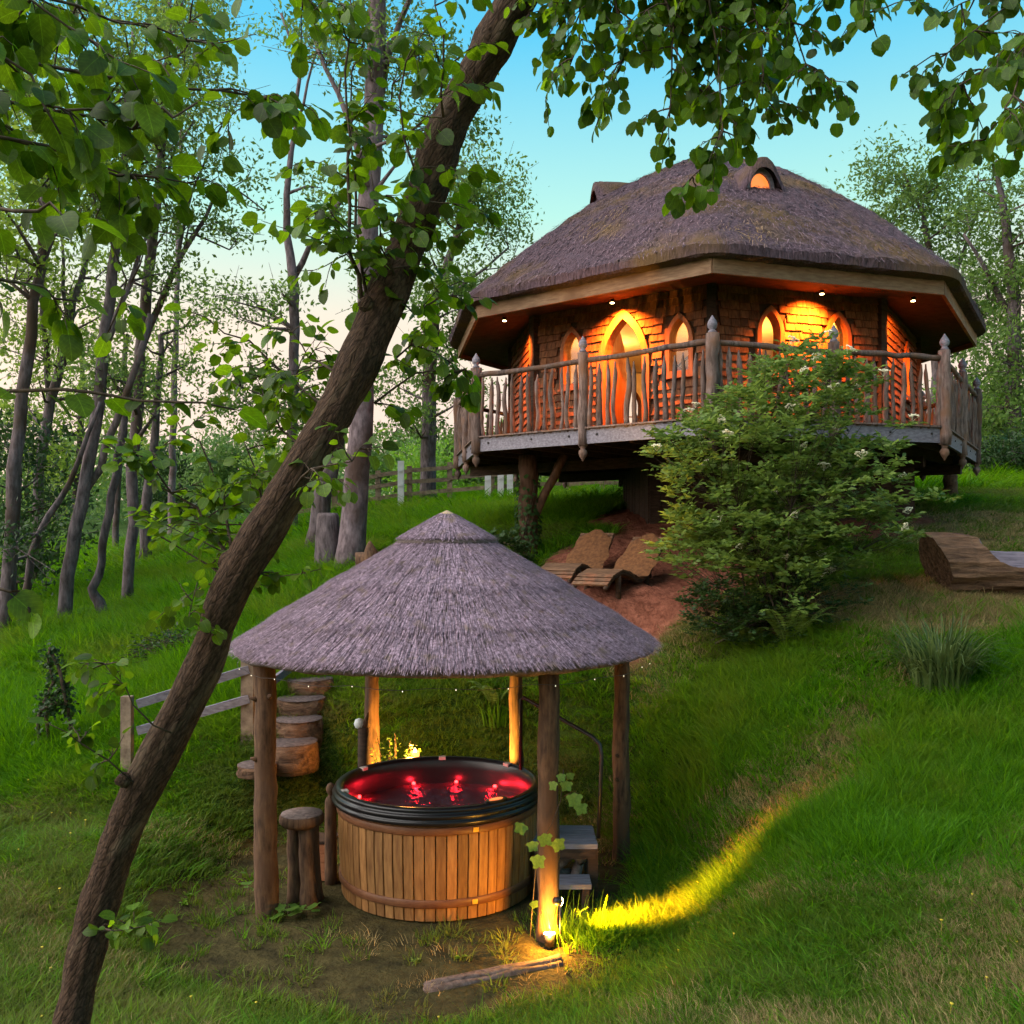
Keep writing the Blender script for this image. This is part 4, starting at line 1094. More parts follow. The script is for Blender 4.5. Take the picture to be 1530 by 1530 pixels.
# steps into the tub, with bent steel handrail
SX0, SX1, SY0, SY1 = .20, .80, 8.75, 9.35
steps = empty('tub_steps', (.5, 9.05, gz(.5, 9.05)), 'timber step platform beside the tub with bent metal handrail', 'steps')
zs = -2.92
for k in range(4):
    mb = MB(); y = SY0 + .07 + k * .145; mb.box(((SX0 + SX1) / 2, y, zs), ((SX1 - SX0) / 2, .067, .022)); mb.build('platform_board', M['grey_wood'], steps, False)
for x in (SX0 + .05, SX1 - .04):
    for y in (SY0 + .06, SY1 - .06):
        mb = MB(); z0 = gz(x, y) - .08; mb.box((x, y, (z0 + zs - .022) / 2), (.045, .045, (zs - .022 - z0) / 2)); mb.build('leg', M['dark_wood'], steps, False)
mb = MB(); mb.box(((SX0 + SX1) / 2, SY0 + .02, zs - .07), ((SX1 - SX0) / 2 - .02, .018, .045)); mb.build('apron', M['dark_wood'], steps, False)
mb = MB(); mb.box((.50, SY0 - .14, PADZ + .235), (.22, .13, .022)); mb.build('lower_tread', M['grey_wood'], steps, False)
for s in (-.17, .17):
    mb = MB(); mb.box((.50 + s, SY0 - .14, PADZ + .10), (.03, .12, .112)); mb.build('riser', M['dark_wood'], steps, False)
hr = [W(894, 1252, 8.9), W(897, 1180, 8.9), W(899, 1130, 8.92), W(896, 1112, 8.94), W(884, 1100, 8.98), W(835, 1072, 9.15), W(782, 1042, 9.35), W(778, 1046, 9.4), W(778, 1150, 9.4)]
mb = MB(); mb.tube(hr, .019, 10); mb.build('hand_rail', M['metal_dark'], steps)
for k, (px, py, ang) in enumerate(((843, 1285, .5), (858, 1272, 2.2), (842, 1305, -.4), (862, 1300, 1.2))):
    c = W(px, py, 9.0); c.z = max(c.z, gz(c.x, c.y) + .06); d = Vector((math.cos(ang) * .7, .6, math.sin(ang) * .5)).normalized()
    mb = MB(); mb.tube([c - d * .14, c, c + d * .14], [.045, .05, .042], 10, .08, rng)
    tag(mb.build('firewood_log', M['slice']), ('firewood log lying level at the middle of the pile under the tub platform', 'topmost firewood log leaning under the tub platform', 'lowest firewood log behind the lower tread', 'firewood log standing on end beside the platform leg')[k], 'firewood', 'firewood under the steps')
# half-buried sleeper in front of the pad
a, b2 = ground_hit(635, 1478), ground_hit(838, 1436)
mb = MB()
for k in range(3):
    o_ = Vector((0, .055 * (k - 1), -.004 - .012 * abs(k - 1))); mb.tube(log_path(a + o_, b2 + o_, 9, .006, rng), [.042 * rng.uniform(.8, 1.15) for _ in range(10)], 8, .1, rng)
tag(mb.build('timber_edging', M['rail_wood']), 'weathered split log half buried along the edge of the tub pad', 'log')

# log steps up the bank and their hand rail
lab = ['topmost sawn log step under the thatch edge', 'second log step from the top of the bank', 'third log step from the top of the bank', 'lowest full log step of the bank stair', 'flat low log round at the foot of the stair']
for k, (px, py, Y, r) in enumerate(((463, 1014, 12.5, .31), (450, 1043, 12.05, .31), (446, 1074, 11.6, .30), (436, 1108, 11.15, .31), (384, 1142, 10.7, .22))):
    c = W(px, py, Y); h = .34 if k < 4 else .12
    st = empty('log_step', (c.x, c.y, c.z - h), lab[k], 'step', 'log steps up the bank')
    log_round('bark_side', (c.x, c.y, c.z - h), r, h, st, .06, 'log_bark')
    mb = MB(); mb.lathe([(r * .985, .001), (r * .97, .008), (.02, .010)], c, 20, jit=.02, rng=rng); mb.build('sawn_top', M['step_top'], st)
sr = empty('step_handrail', W(370, 1100, 11.4), 'grey timber handrail on posts beside the log steps', 'handrail')
for px, y0, y1, Y, w in ((371, 985, 1108, 11.4, .075), (190, 1040, 1125, 11.0, .06)):
    p = W(px, y0, Y); zb = gz(p.x, p.y) - .1
    mb = MB(); mb.box((p.x, p.y, (p.z + zb) / 2), (w, w * .8, (p.z - zb) / 2)); mb.build('post', M['fence'], sr, False)
for a, b2 in (((205, 1052, 11.0), (372, 1000, 11.35)), ((205, 1092, 11.0), (372, 1044, 11.35)), ((372, 1000, 11.5), (470, 930, 13.2)), ((372, 1044, 11.5), (470, 972, 13.2))):
    mb = MB(); mb.beam(W(*a), W(*b2), .022, .05); mb.build('rail', M['grey_wood'], sr, False)

# ------------------------------------------------------------------ loungers, log bench, fence, stumps
def lounger(foot, head, label, clabel):
    foot = Vector(foot); head = Vector(head)
    d = Vector((head.x - foot.x, head.y - foot.y, 0)); Lh = d.length; d.normalize(); sd = Vector((d.y, -d.x, 0))
    H = head.z - foot.z
    base = Vector((foot.x, foot.y, gz(foot.x, foot.y)))
    lo_ = empty('sun_lounger', base, label, 'sun lounger', 'wave loungers on the red bank')
    key = [(0, -.05), (.10, .16), (.24, .27), (.36, .22), (.48, .06), (.58, .07), (.70, .25), (.83, .56), (.95, .88), (1.0, 1.0)]
    kx = [k[0] for k in key]; kz = [k[1] for k in key]
    def P(t, s, o=0):
        z = foot.z + float(np.interp(t, kx, [v * (H if i > 5 else max(H, .5)) for i, v in enumerate(kz)])); return foot + d * (t * Lh) + sd * s + Vector((0, 0, z - foot.z + o))
    hw = .25
    for s in (-hw, hw):
        mb = MB(); pts = [P(t, s, -.035) for t in np.linspace(0, 1, 22)]; mb.tube(pts, .032, 8); mb.build('side_rail', M['dark_wood'], lo_)
    n = 27
    for k in range(n):
        t = (k + .5) / n; a, b_ = P(t - .012, 0), P(t + .012, 0); al = (b_ - a).normalized(); up = sd.cross(al).normalized()
        if up.z < 0: up = -up
        mb = MB(); mb.obox(P(t, 0, .005), (sd, al, up), (hw + .03, Lh / n * .46, .013)); mb.build('slat', M['slat'], lo_, False)
    for t, s in ((.2, -hw), (.2, hw), (.66, -hw), (.66, hw)):
        p = P(t, s, -.05); zb = gz(p.x, p.y) - .05
        if p.z > zb + .03:
            mb = MB(); mb.tube([Vector((p.x, p.y, zb)), p], .04, 8); mb.build('leg', M['dark_wood'], lo_)
    # rear prop
    p = P(.93, 0, -.05); q = Vector((p.x + d.x * .12, p.y + d.y * .12, gz(p.x, p.y) - .05)); mb = MB(); mb.tube([q, p], .035, 8); mb.build('back_prop', M['dark_wood'], lo_)
    mb = MB(); vs_ = []; fs_ = []; nt_, nw = 26, 10
    for k in range(nt_ + 1):
        t = .40 + .60 * k / nt_; wv = (.25 + .08 * math.sin(math.pi * min(1, (k / nt_) * 1.1)) ** .7) * (1 if k / nt_ < .9 else 1 - (k / nt_ - .9) * 6)
        for j in range(nw + 1):
            u = j / nw * 2 - 1; vs_.append(P(min(t, 1), u * wv * (1 + .06 * math.sin(k * .9)), .028 + .035 * (1 - u ** 4) + rng.uniform(-.006, .006)))
    for k in range(nt_):
        for j in range(nw): q = k * (nw + 1) + j; fs_.append((q, q + 1, q + nw + 2, q + nw + 1))
    mb.add(vs_, fs_); tag(mb.build('fleece_cover', M['fleece']), clabel, 'cover', 'fleece covers on the loungers')
lounger(W(880, 872, 12.7), W(972, 803, 14.2), 'slatted wave lounger nearest the flowering elder bush', 'orange-brown fleece on the lounger nearest the elder bush')
lounger(W(826, 862, 13.2), W(893, 797, 14.8), 'slatted wave lounger nearest the ivy-clad support post', 'orange-brown fleece on the lounger nearest the support post')

# carved log bench
mb1 = MB(); mb2 = MB()
LB = W(1398, 835, 12.4); zb = gz(LB.x + .6, 12.4)
bench = empty('log_bench', (LB.x + 1.3, 12.4, zb), 'long bark-covered log carved into a smooth grey bench', 'bench')
nx2, ns2 = 70, 40; Lg = 3.0; Rg = .40; cz = zb + Rg * .86
grid = []
for i in range(nx2 + 1):
    x = LB.x + Lg * i / nx2; u = x - LB.x
    cap = cz + Rg + .1
    if u > .42: cap = cz - .02 + .42 * math.exp(-((u - .42) / .13) ** 1.0)
    if u > 2.55: cap = cz - .04 + .5 * sstep(2.55, 2.95, u)
    row = []
    for j in range(ns2):
        a = 2 * math.pi * j / ns2
        rr = Rg * (1 + .05 * math.sin(a * 7 + u * 1.2) * math.sin(u * 3 + a * 3) + .035 * math.sin(a * 13 + u * 2.3)) * (1.03 if u < .3 else 1)
        y = 12.4 + math.cos(a) * rr; z = cz + math.sin(a) * rr
        cap2 = cap + (.20 * sstep(12.40, 12.60, y) if .42 < u < 2.6 else 0)
        cl = z > cap2
        if cl: z = cap2 + .004 * math.sin(u * 20 + y * 9)
        row.append(((x + .05 * math.sin(u * 3) - (.14 * math.sin(a) if i == 0 else 0), y, z), cl))
    grid.append(row)
for i in range(nx2):
    for j in range(ns2):
        q = [grid[i][j], grid[i][(j + 1) % ns2], grid[i + 1][(j + 1) % ns2], grid[i + 1][j]]
        (mb2 if sum(c for _, c in q) >= 3 else mb1).add([p for p, _ in q], [(0, 1, 2, 3)])
mb1.add([p for p, _ in grid[0]], [tuple(range(ns2))]); mb1.add([p for p, _ in grid[-1]], [tuple(range(ns2))])
mb1.build('bark_log', M['log_bark'], bench, False); mb2.build('carved_seat', M['carved'], bench, False)

# paddock fence
fence = empty('paddock_fence', ground_hit(740, 744), 'post and rail timber fence along the top of the meadow', 'fence')
fpx = [(430, 772), (500, 766), (565, 760), (612, 754), (672, 750), (735, 744), (790, 741), (850, 740), (900, 738), (960, 735), (1020, 733)]
fpts = []
for px, py in fpx:
    Y = 26.5; x = (px - 765) / FPX * Y; p = Vector((x, Y, gz(x, Y))); fpts.append(p)
    mb = MB(); mb.box((p.x, p.y, p.z + .5), (.07, .07, .65)); mb.build('post', M['fence'], fence, False)
for a, b2 in zip(fpts[:-1], fpts[1:]):
    for h in (.35, .7, 1.02):
        mb = MB(); mb.beam(a + Vector((0, -.08, h)), b2 + Vector((0, -.08, h + rng.uniform(-.04, .04))), .025, .055); mb.build('rail', M['fence'], fence, False)
for k, (px, ht) in enumerate(((599, 1.35), (729, 1.15), (748, 1.2), (762, 1.1))):
    Y = 26.0; x = (px - 765) / FPX * Y; z = gz(x, Y)
    mb = MB(); mb.box((x, Y, z + ht / 2 - .1), (.085, .05, ht / 2 + .1)); mb.box((x, Y - .06, z + ht * .5), (.05, .012, .03)); mb.box((x, Y - .06, z + ht * .8), (.05, .012, .03))
    tag(mb.build('gate_post', M['white_post'], None, False), ('single flat white gate post standing apart on the fence line', 'white gate post in the cluster left of the support post', 'tall white gate post in the cluster left of the support post', 'white gate post hard against the support post')[k], 'post', 'white posts on the fence line')
# upright stump sculpture by the big trunk, small planter log behind the thatch
p = ground_hit(490, 848, 15, 20); mb = MB()
ht = 1.0; mb.lathe([(.25, -.1), (.24, .2), (.22, ht * .6), (.21, ht * .93), (.17, ht)], p, 14, jit=.05, rng=rng)
tag(mb.build('tree_stump', M['bark_grey']), 'tall grey cut tree stump beside the big speckled trunk', 'stump')
# ground-hugging sculpture behind gazebo roof: carved log seat with pale fungus shape
p = Vector(((545 - 765) / FPX * 15.5, 15.5, 0)); p.z = (HOR - 838) / FPX * 15.5
sg = gz(p.x, p.y)
gp_ = empty('log_seating', (p.x, p.y, sg), 'low log bench peeping over the left slope of the gazebo roof', 'bench')
mb = MB(); mb.tube([Vector((p.x - .15, p.y, p.z - .02)), Vector((p.x + .75, p.y + .2, p.z + .02))], .16, 12, .06, rng); mb.build('log', M['post_wood'], gp_)
mb = MB(); mb.tube([Vector((p.x + .1, p.y - .1, min(sg, p.z - .2))), Vector((p.x + .12, p.y - .1, p.z + .16)), Vector((p.x + .1, p.y - .1, p.z + .26)), Vector((p.x + .1, p.y - .1, p.z + .33))], [.12, .11, .06, .015], 12, .05, rng); mb.build('carved_post', M['post_wood'], gp_)
for s in (.05, .6):
    mb = MB(); mb.tube([Vector((p.x + s, p.y + .05, min(sg, p.z) - .1)), Vector((p.x + s, p.y + .05, p.z))], .1, 10); mb.build('leg', M['post_wood'], gp_)

# ------------------------------------------------------------------ foliage helpers
rng = random.Random(31)
def leaf_proto(name, mat, serr=True, n=9, fold=.22, curl=.18):
    """lime-like leaf: base at origin, tip along +Y, length 1"""
    mb = MB(); rim_l = []; rim_r = []; mid = []
    for k in range(n + 1):
        t = k / n
        w = .52 * (math.sin(math.pi * min(1, t * .90 + .08)) ** .55) * (1 - .18 * t) * (1 if t < .8 else 1 - (t - .8) * 2.4)
        if k == n: w = 0
        if serr and k % 2: w *= .93
        y = t - (.06 if 0 < k < 2 else 0)
        zc = -curl * t * t
        mid.append((0, t, zc)); rim_l.append((-w, y, zc + fold * w)); rim_r.append((w, y, zc + fold * w))
    vs_ = mid + rim_l + rim_r; m_ = n + 1; fs_ = []
    for k in range(n):
        fs_ += [(k, k + 1, m_ + k + 1, m_ + k), (k + 1, k, 2 * m_ + k, 2 * m_ + k + 1)]
    mb.add(vs_, fs_)
    mb.tube([(0, -.28, .03), (0, 0, 0)], .012, 3, caps=False)
    return mb
LEAVES = [leaf_proto('leaf', None, True, 11, .16, .16), leaf_proto('leaf', None, True, 8, .32, .28), leaf_proto('leaf', None, True, 9, .05, .35)]
LEAF_ME = [protomesh(m_, 'leaf', M['leaf_fore']) for m_ in LEAVES]
LEAF_NP = [(np.array(m_.v), m_.f) for m_ in LEAVES]
def set_leafco(me, co):
    at = me.attributes.new('leafco', 'FLOAT_VECTOR', 'POINT'); at.data.foreach_set('vector', np.asarray(co, dtype=np.float32).ravel())
for me_, np_ in zip(LEAF_ME, LEAF_NP): set_leafco(me_, np_[0])
def add_veins(m):
    nt = m.node_tree; N = nt.nodes; L = nt.links
    at = N.new('ShaderNodeAttribute'); at.attribute_name = 'leafco'; sp_ = N.new('ShaderNodeSeparateXYZ'); L.new(at.outputs['Vector'], sp_.inputs[0])
    def mth(op, a, b_=None):
        q = N.new('ShaderNodeMath'); q.operation = op
        for i_, v in enumerate((a, b_)):
            if v is None: continue
            if isinstance(v, (int, float)): q.inputs[i_].default_value = v
            else: L.new(v, q.inputs[i_])
        return q.outputs[0]
    ax = mth('ABSOLUTE', sp_.outputs['X'])
    rib = mth('LESS_THAN', ax, .014)
    fr = mth('FRACT', mth('SUBTRACT', mth('MULTIPLY', sp_.outputs['Y'], 7.0), mth('MULTIPLY', ax, 6.0)))
    side = mth('MULTIPLY', mth('LESS_THAN', fr, .11), .5)
    v = mth('ADD', mth('MULTIPLY', mth('MAXIMUM', rib, side), .75), 1.0)
    for n in list(N):
        if n.type in ('BSDF_PRINCIPLED', 'HUE_SAT'):
            sk = n.inputs['Base Color'] if n.type == 'BSDF_PRINCIPLED' else n.inputs['Color']
            src = sk.links[0].from_socket; sc = N.new('ShaderNodeVectorMath'); sc.operation = 'SCALE'
            L.new(src, sc.inputs[0]); L.new(v, sc.inputs['Scale']); L.new(sc.outputs[0], sk)
add_veins(M['leaf_fore'])
def leaf_matrix(d, up, roll):
    d = Vector(d).normalized(); up = Vector(up); x = d.cross(up)
    if x.length < 1e-3: x = Vector((1, 0, 0))
    x.normalize(); z = x.cross(d)
    return Matrix((x, d, z)).transposed() @ Matrix.Rotation(roll, 3, 'Y')
DENS = 0.68
class Sprays:
    """twigs and leaves of one foreground tree"""
    def __init__(s): s.tw = MB(); s.lv = []
    def twig_leaves(s, pts, size, gap, droop):
        acc = 0; side = 1
        for a, b_ in zip(pts[:-1], pts[1:]):
            L_ = (b_ - a).length; d = (b_ - a).normalized(); t = 0
            while acc + (L_ - t) > gap:
                t += gap - acc; acc = 0
                p = a + d * t; side = -side
                h = d.cross(Vector((0, 0, 1)))
                if h.length < .05: h = Vector((rng.uniform(-1, 1), rng.uniform(-1, 1), 0))
                h.normalize()
                dr = (h * side * rng.uniform(.6, 1.1) + d * rng.uniform(.3, .9) + Vector((rng.uniform(-.3, .3), rng.uniform(-.3, .3), -droop * rng.uniform(.4, 1.5)))).normalized()
                sz = size * .80 * rng.uniform(.55, 1.3)
                s.lv.append((p + dr * sz * .28, leaf_matrix(dr, Vector((rng.gauss(0, .45), rng.gauss(0, .45), 1)), rng.gauss(0, .45)), sz, rng.randrange(3)))
            acc += L_ - t
        dr = (pts[-1] - pts[-2]).normalized(); sz = size * rng.uniform(.7, 1.1)
        s.lv.append((pts[-1] + dr * sz * .2, leaf_matrix(dr + Vector((0, 0, -.3)), Vector((rng.gauss(0, .4), rng.gauss(0, .4), 1)), 0), sz, 0))
    def branch(s, keys, r0, nside, slen, size, gap=.055, droop=.45, spread=1.0, sub=True):
        """keys: list of (px, py, Y)"""
        kp = [W(*k) for k in keys]; pts = []
        for a, b_ in zip(kp[:-1], kp[1:]):
            n = max(2, int((b_ - a).length / .12))
            for k in range(n): pts.append(a.lerp(b_, k / n) + Vector((rng.gauss(0, .012), rng.gauss(0, .012), rng.gauss(0, .012))))
        pts.append(kp[-1])
        n = len(pts); s.tw.tube(pts, [max(.0025, r0 * (1 - .8 * k / n)) for k in range(n)], 6)
        s.twig_leaves(pts[n // 3:], size, gap * 1.6, droop)
        for k in range(int(round(nside * DENS))):
            t = rng.uniform(.12, 1); i = min(n - 2, int(t * (n - 1))); p = pts[i]; d = (pts[i + 1] - pts[i]).normalized()
            a = rng.uniform(0, 6.28); q = Vector((math.cos(a), math.sin(a), rng.uniform(-.5, .45)))
            dr = (d * rng.uniform(.2, .9) + q * spread).normalized(); Ls = slen * rng.uniform(.5, 1.2) * (1.1 - .5 * t)
            tp_ = [p]; m_ = 5
            for j in range(m_):
                dr = (dr + Vector((rng.gauss(0, .16), rng.gauss(0, .16), rng.gauss(0, .12) - .10 * droop))).normalized(); tp_.append(tp_[-1] + dr * (Ls / m_))
            s.tw.tube(tp_, [max(.0016, .005 * (1 - .15 * j)) for j in range(m_ + 1)], 4, caps=False)
            s.twig_leaves(tp_, size, gap, droop)
            if sub:
                for _ in range(2):
                    j = rng.randrange(1, m_); d2 = (dr + Vector((rng.gauss(0, .7), rng.gauss(0, .7), rng.gauss(-.15, .35)))).normalized()
                    t2 = [tp_[j], tp_[j] + d2 * Ls * .22, tp_[j] + d2 * Ls * .42 + Vector((0, 0, -.03))]
                    s.tw.tube(t2, [.003, .0022, .0014], 4, caps=False); s.twig_leaves(t2, size * .95, gap, droop)
    def finish(s, root, nmax, mat):
        if s.tw.v: s.tw.build('twigs', M['twig'], root)
        def score(l):
            p = l[0]
            if p.y < .3: return 0
            u, v = px_of(p.x, p.y, p.z)
            return l[2] / p.y if (-10 < u < 1540 and -10 < v < 1540) else 0
        s.lv.sort(key=score, reverse=True)
        for p, mt, sz, v in s.lv[:nmax]: inst(LEAF_ME[v], 'leaf', root, p, mt, sz)
        Vs = []; Fs = []; Cl = []; o = 0
        for p, mt, sz, v in s.lv[nmax:]:
            V, fs = LEAF_NP[v]; Cl.append(V); A = np.array(mt) * sz
            Vs.append(V @ A.T + np.array(p)); Fs += [tuple(i + o for i in f) for f in fs]; o += len(V)
        if Vs:
            so = npmesh('foliage', np.concatenate(Vs), Fs, mat, root, True); so['kind'] = 'stuff'; set_leafco(so.data, np.concatenate(Cl))
        return len(s.lv)

# ------------------------------------------------------------------ leaning foreground tree
keys = [(80, 1680, 64), (107, 1530, 62), (135, 1400, 64), (165, 1300, 66), (202, 1200, 67), (302, 1000, 66), (345, 880, 66), (427, 740, 70), (509, 600, 70), (575, 450, 72), (634, 300, 70), (665, 200, 70), (718, 100, 68), (772, 0, 68), (850, -130, 64), (950, -300, 58), (1020, -480, 50)]
tp = []; tr_ = []
for k, (px, py, w) in enumerate(keys):
    Y = 5.0 + .12 * math.sin(k * .7); tp.append(W(px, py, Y)); tr_.append(.86 * w * Y / FPX / 2)
P3, R3 = [], []
for a in range(len(tp) - 1):      # Catmull-Rom
    p0, p1, p2, p3_ = tp[max(a - 1, 0)], tp[a], tp[a + 1], tp[min(a + 2, len(tp) - 1)]
    for k in range(8):
        t = k / 8
        P3.append(.5 * ((2 * p1) + (p2 - p0) * t + (2 * p0 - 5 * p1 + 4 * p2 - p3_) * t * t + (3 * p1 - p0 - 3 * p2 + p3_) * t ** 3))
        R3.append((tr_[a] * (1 - t) + tr_[a + 1] * t) * (1 + .06 * math.sin(a * 3.1 + t * 4) + .035 * math.sin(a * 7.7 + t * 9) + rng.uniform(-.02, .02)))
b0 = P3[0]; R3[0] *= 1.5; R3[1] *= 1.35; R3[2] *= 1.25; R3[3] *= 1.15; R3[4] *= 1.1
lean = empty('leaning_tree', (b0.x, b0.y, gz(b0.x, b0.y)), 'leaning brown-barked tree with round toothed leaves growing before the gazebo', 'tree')
mb = MB(); mb.tube(P3, R3, 36, .018, rng, flute=.10)
trunk = mb.build('trunk', M['bark_lean'], lean)
# knots and bark ridges
for px, py, Y, r in ((345, 838, 4.93, .06), (352, 860, 4.9, .05), (548, 455, 4.9, .045), (185, 1165, 4.93, .04)):
    c = W(px, py, Y); mb = MB(); mb.lathe([(r * .3, -r), (r, -r * .5), (r * 1.1, 0), (r * .8, r * .6), (r * .25, r)], c, 12, jit=.15, rng=rng); mb.build('knot', M['bark_lean'], trunk)
S = Sprays()
# upright shoots and side sprays off the trunk
S.branch([(543, 455, 4.95), (522, 380, 4.9), (518, 200, 4.85), (522, 20, 4.8), (520, -80, 4.8)], .012, 26, .40, .088)
S.branch([(545, 455, 4.95), (533, 330, 4.9), (520, 150, 5.0), (540, 20, 5.0)], .010, 18, .36, .085)
S.branch([(600, 430, 4.95), (560, 330, 4.7), (555, 260, 4.6)], .007, 9, .3, .088)
S.branch([(640, 300, 4.9), (600, 200, 4.7), (600, 90, 4.6), (640, 40, 4.6)], .008, 12, .36, .095)
S.branch([(660, 180, 4.9), (660, 60, 4.7), (650, -40, 4.7)], .008, 8, .34, .095)
S.branch([(505, 620, 5.08), (440, 570, 5.45), (370, 510, 5.35), (275, 462, 5.25)], .010, 16, .34, .085, droop=.3)
S.branch([(500, 560, 5.08), (455, 520, 5.45), (410, 470, 5.45)], .008, 10, .3, .085)
S.branch([(470, 690, 5.08), (420, 640, 5.35), (395, 590, 5.25), (330, 560, 5.25)], .009, 14, .34, .085, droop=.25)
S.branch([(355, 850, 5.08), (290, 760, 5.35), (230, 700, 5.25), (180, 660, 5.15)], .012, 22, .42, .085, droop=.2)
S.branch([(350, 840, 5.08), (330, 740, 5.45), (300, 660, 5.35), (260, 620, 5.35)], .010, 18, .38, .085, droop=.2)
S.branch([(340, 870, 5.08), (280, 830, 5.25), (220, 790, 5.15)], .007, 8, .3, .082, droop=.2)
S.branch([(395, 770, 5.08), (380, 700, 5.35), (360, 650, 5.35)], .008, 11, .34, .085)
S.branch([(430, 730, 4.85), (470, 700, 4.6), (520, 690, 4.55), (560, 650, 4.6)], .006, 7, .26, .08, droop=.3)
S.branch([(560, 600, 5.0), (620, 560, 5.0), (680, 555, 5.0), (705, 560, 5.0)], .007, 11, .26, .085)
S.branch([(620, 470, 5.0), (660, 440, 5.1), (690, 420, 5.1)], .007, 8, .28, .088)
S.branch([(590, 540, 5.05), (640, 500, 5.2), (670, 520, 5.2)], .006, 8, .26, .085)
S.branch([(660, 310, 5.0), (690, 350, 5.0), (705, 345, 5.0)], .005, 3, .16, .085)
S.branch([(190, 1170, 4.9), (120, 1110, 4.7), (70, 1080, 4.6)], .005, 6, .22, .075, droop=.15)
S.branch([(255, 1100, 4.9), (200, 1060, 4.7), (165, 1000, 4.7), (140, 985, 4.7)], .005, 9, .22, .075, droop=.15)
S.branch([(150, 1390, 4.9), (200, 1390, 4.8), (240, 1375, 4.8)], .004, 4, .16, .075, droop=.2)
S.branch([(310, 960, 4.9), (280, 920, 4.8), (295, 870, 4.8)], .004, 5, .2, .07, droop=.2)
S.branch([(380, 860, 4.9), (430, 860, 4.8), (480, 850, 4.8)], .004, 4, .18, .07, droop=.2)
# high crown hanging in from above on the right of the trunk
for kk in ([(850, -130, 5.0), (870, -40, 4.8), (860, 60, 4.7), (845, 115, 4.7)], [(870, -140, 4.9), (920, -20, 4.7), (930, 90, 4.6), (890, 190, 4.6)], [(900, -170, 4.9), (990, -30, 4.6), (1010, 110, 4.5), (985, 215, 4.5)],
           [(920, -200, 4.9), (1050, -40, 4.5), (1080, 110, 4.4), (1075, 235, 4.4)], [(930, -220, 4.9), (1100, -60, 4.5), (1140, 70, 4.4), (1150, 185, 4.4)], [(950, -250, 4.9), (1140, -80, 4.4), (1190, 40, 4.3), (1215, 150, 4.3)],
           [(960, -260, 4.9), (1050, -60, 4.7), (1060, 60, 4.7), (1020, 160, 4.7)], [(980, -300, 4.9), (1200, -100, 4.3), (1280, -20, 4.2), (1310, 55, 4.2)], [(940, -240, 4.9), (1000, -70, 4.9), (1100, 20, 4.8), (1110, 150, 4.8)], [(1000, -300, 4.9), (1120, -100, 4.6), (1165, -10, 4.5), (1170, 90, 4.5)]):
    DENS = 1.15; S.branch(kk, .011, 20, .42, .076, droop=.7, gap=.048)
S.branch([(1080, 180, 4.45), (1060, 240, 4.4), (1015, 285, 4.4)], .004, 5, .18, .085, droop=.5)
n1_ = S.finish(lean, 300, M['leaf_fore'])

DENS = .72
# second tree off to the left, its boughs hanging into the picture
lb = Vector((-3.1, 2.6, gz(-3.1, 2.6)))
left = empty('overhanging_tree', lb, 'tree whose dark big-leaved boughs hang in beside the tall grove', 'tree', None)
mb = MB(); mb.tube([lb - Vector((0, 0, .2)), lb + Vector((.05, .05, 1.6)), lb + Vector((-.05, .1, 3.2)), lb + Vector((.1, .1, 4.6)), lb + Vector((.0, .0, 6.2))], [.19, .15, .13, .1, .04], 14, .05, rng); mb.build('trunk', M['bark_lean'], left)
S = Sprays()
def from_left(z, keys): # start each bough at the trunk
    p = lb + Vector((0, .05, z)); u, v = px_of(p.x, p.y, p.z); return [(u, v, p.y)] + keys
for z, kk, ns, sl, sz in ((3.9, [(-60, 60, 2.9), (120, 110, 3.1), (260, 130, 3.3), (390, 135, 3.5), (425, 155, 3.5)], 26, .42, .085), (4.2, [(-60, -60, 2.9), (110, 10, 3.2), (230, 40, 3.4), (330, 60, 3.6)], 24, .42, .085), (3.6, [(-60, 130, 2.6), (80, 170, 2.8), (200, 190, 2.9), (300, 150, 3.0)], 24, .36, .085),
                         (3.4, [(-40, 200, 2.6), (70, 230, 2.7), (170, 260, 2.8), (250, 250, 2.9)], 18, .34, .085), (4.4, [(-40, -90, 2.6), (60, 0, 2.6), (140, 90, 2.7)], 18, .4, .09), (4.0, [(-60, 40, 2.3), (40, 110, 2.4), (90, 200, 2.4)], 16, .3, .09),
                         (3.0, [(-50, 300, 2.1), (30, 320, 2.05), (80, 318, 2.05), (118, 330, 2.05)], 5, .16, .085), (2.7, [(-50, 400, 2.3), (60, 420, 2.4), (120, 450, 2.5)], 7, .22, .075), (4.4, [(-20, -120, 3.4), (180, -40, 3.6), (420, -30, 3.9), (480, 20, 3.9)], 16, .36, .085),
                         (2.2, [(-50, 572, 2.5), (90, 576, 2.45), (180, 590, 2.45), (270, 608, 2.45), (350, 612, 2.5)], 6, .14, .08), (1.5, [(-50, 880, 2.0), (20, 895, 2.0), (45, 915, 2.0)], 3, .12, .075), (3.2, [(-50, 130, 3.2), (150, 280, 3.4), (190, 420, 3.4), (160, 500, 3.4)], 12, .34, .08)):
    S.branch(from_left(z, kk), .012, ns, sl, sz, droop=.55, gap=.055)
S.finish(left, 220, M['leaf_fore'])
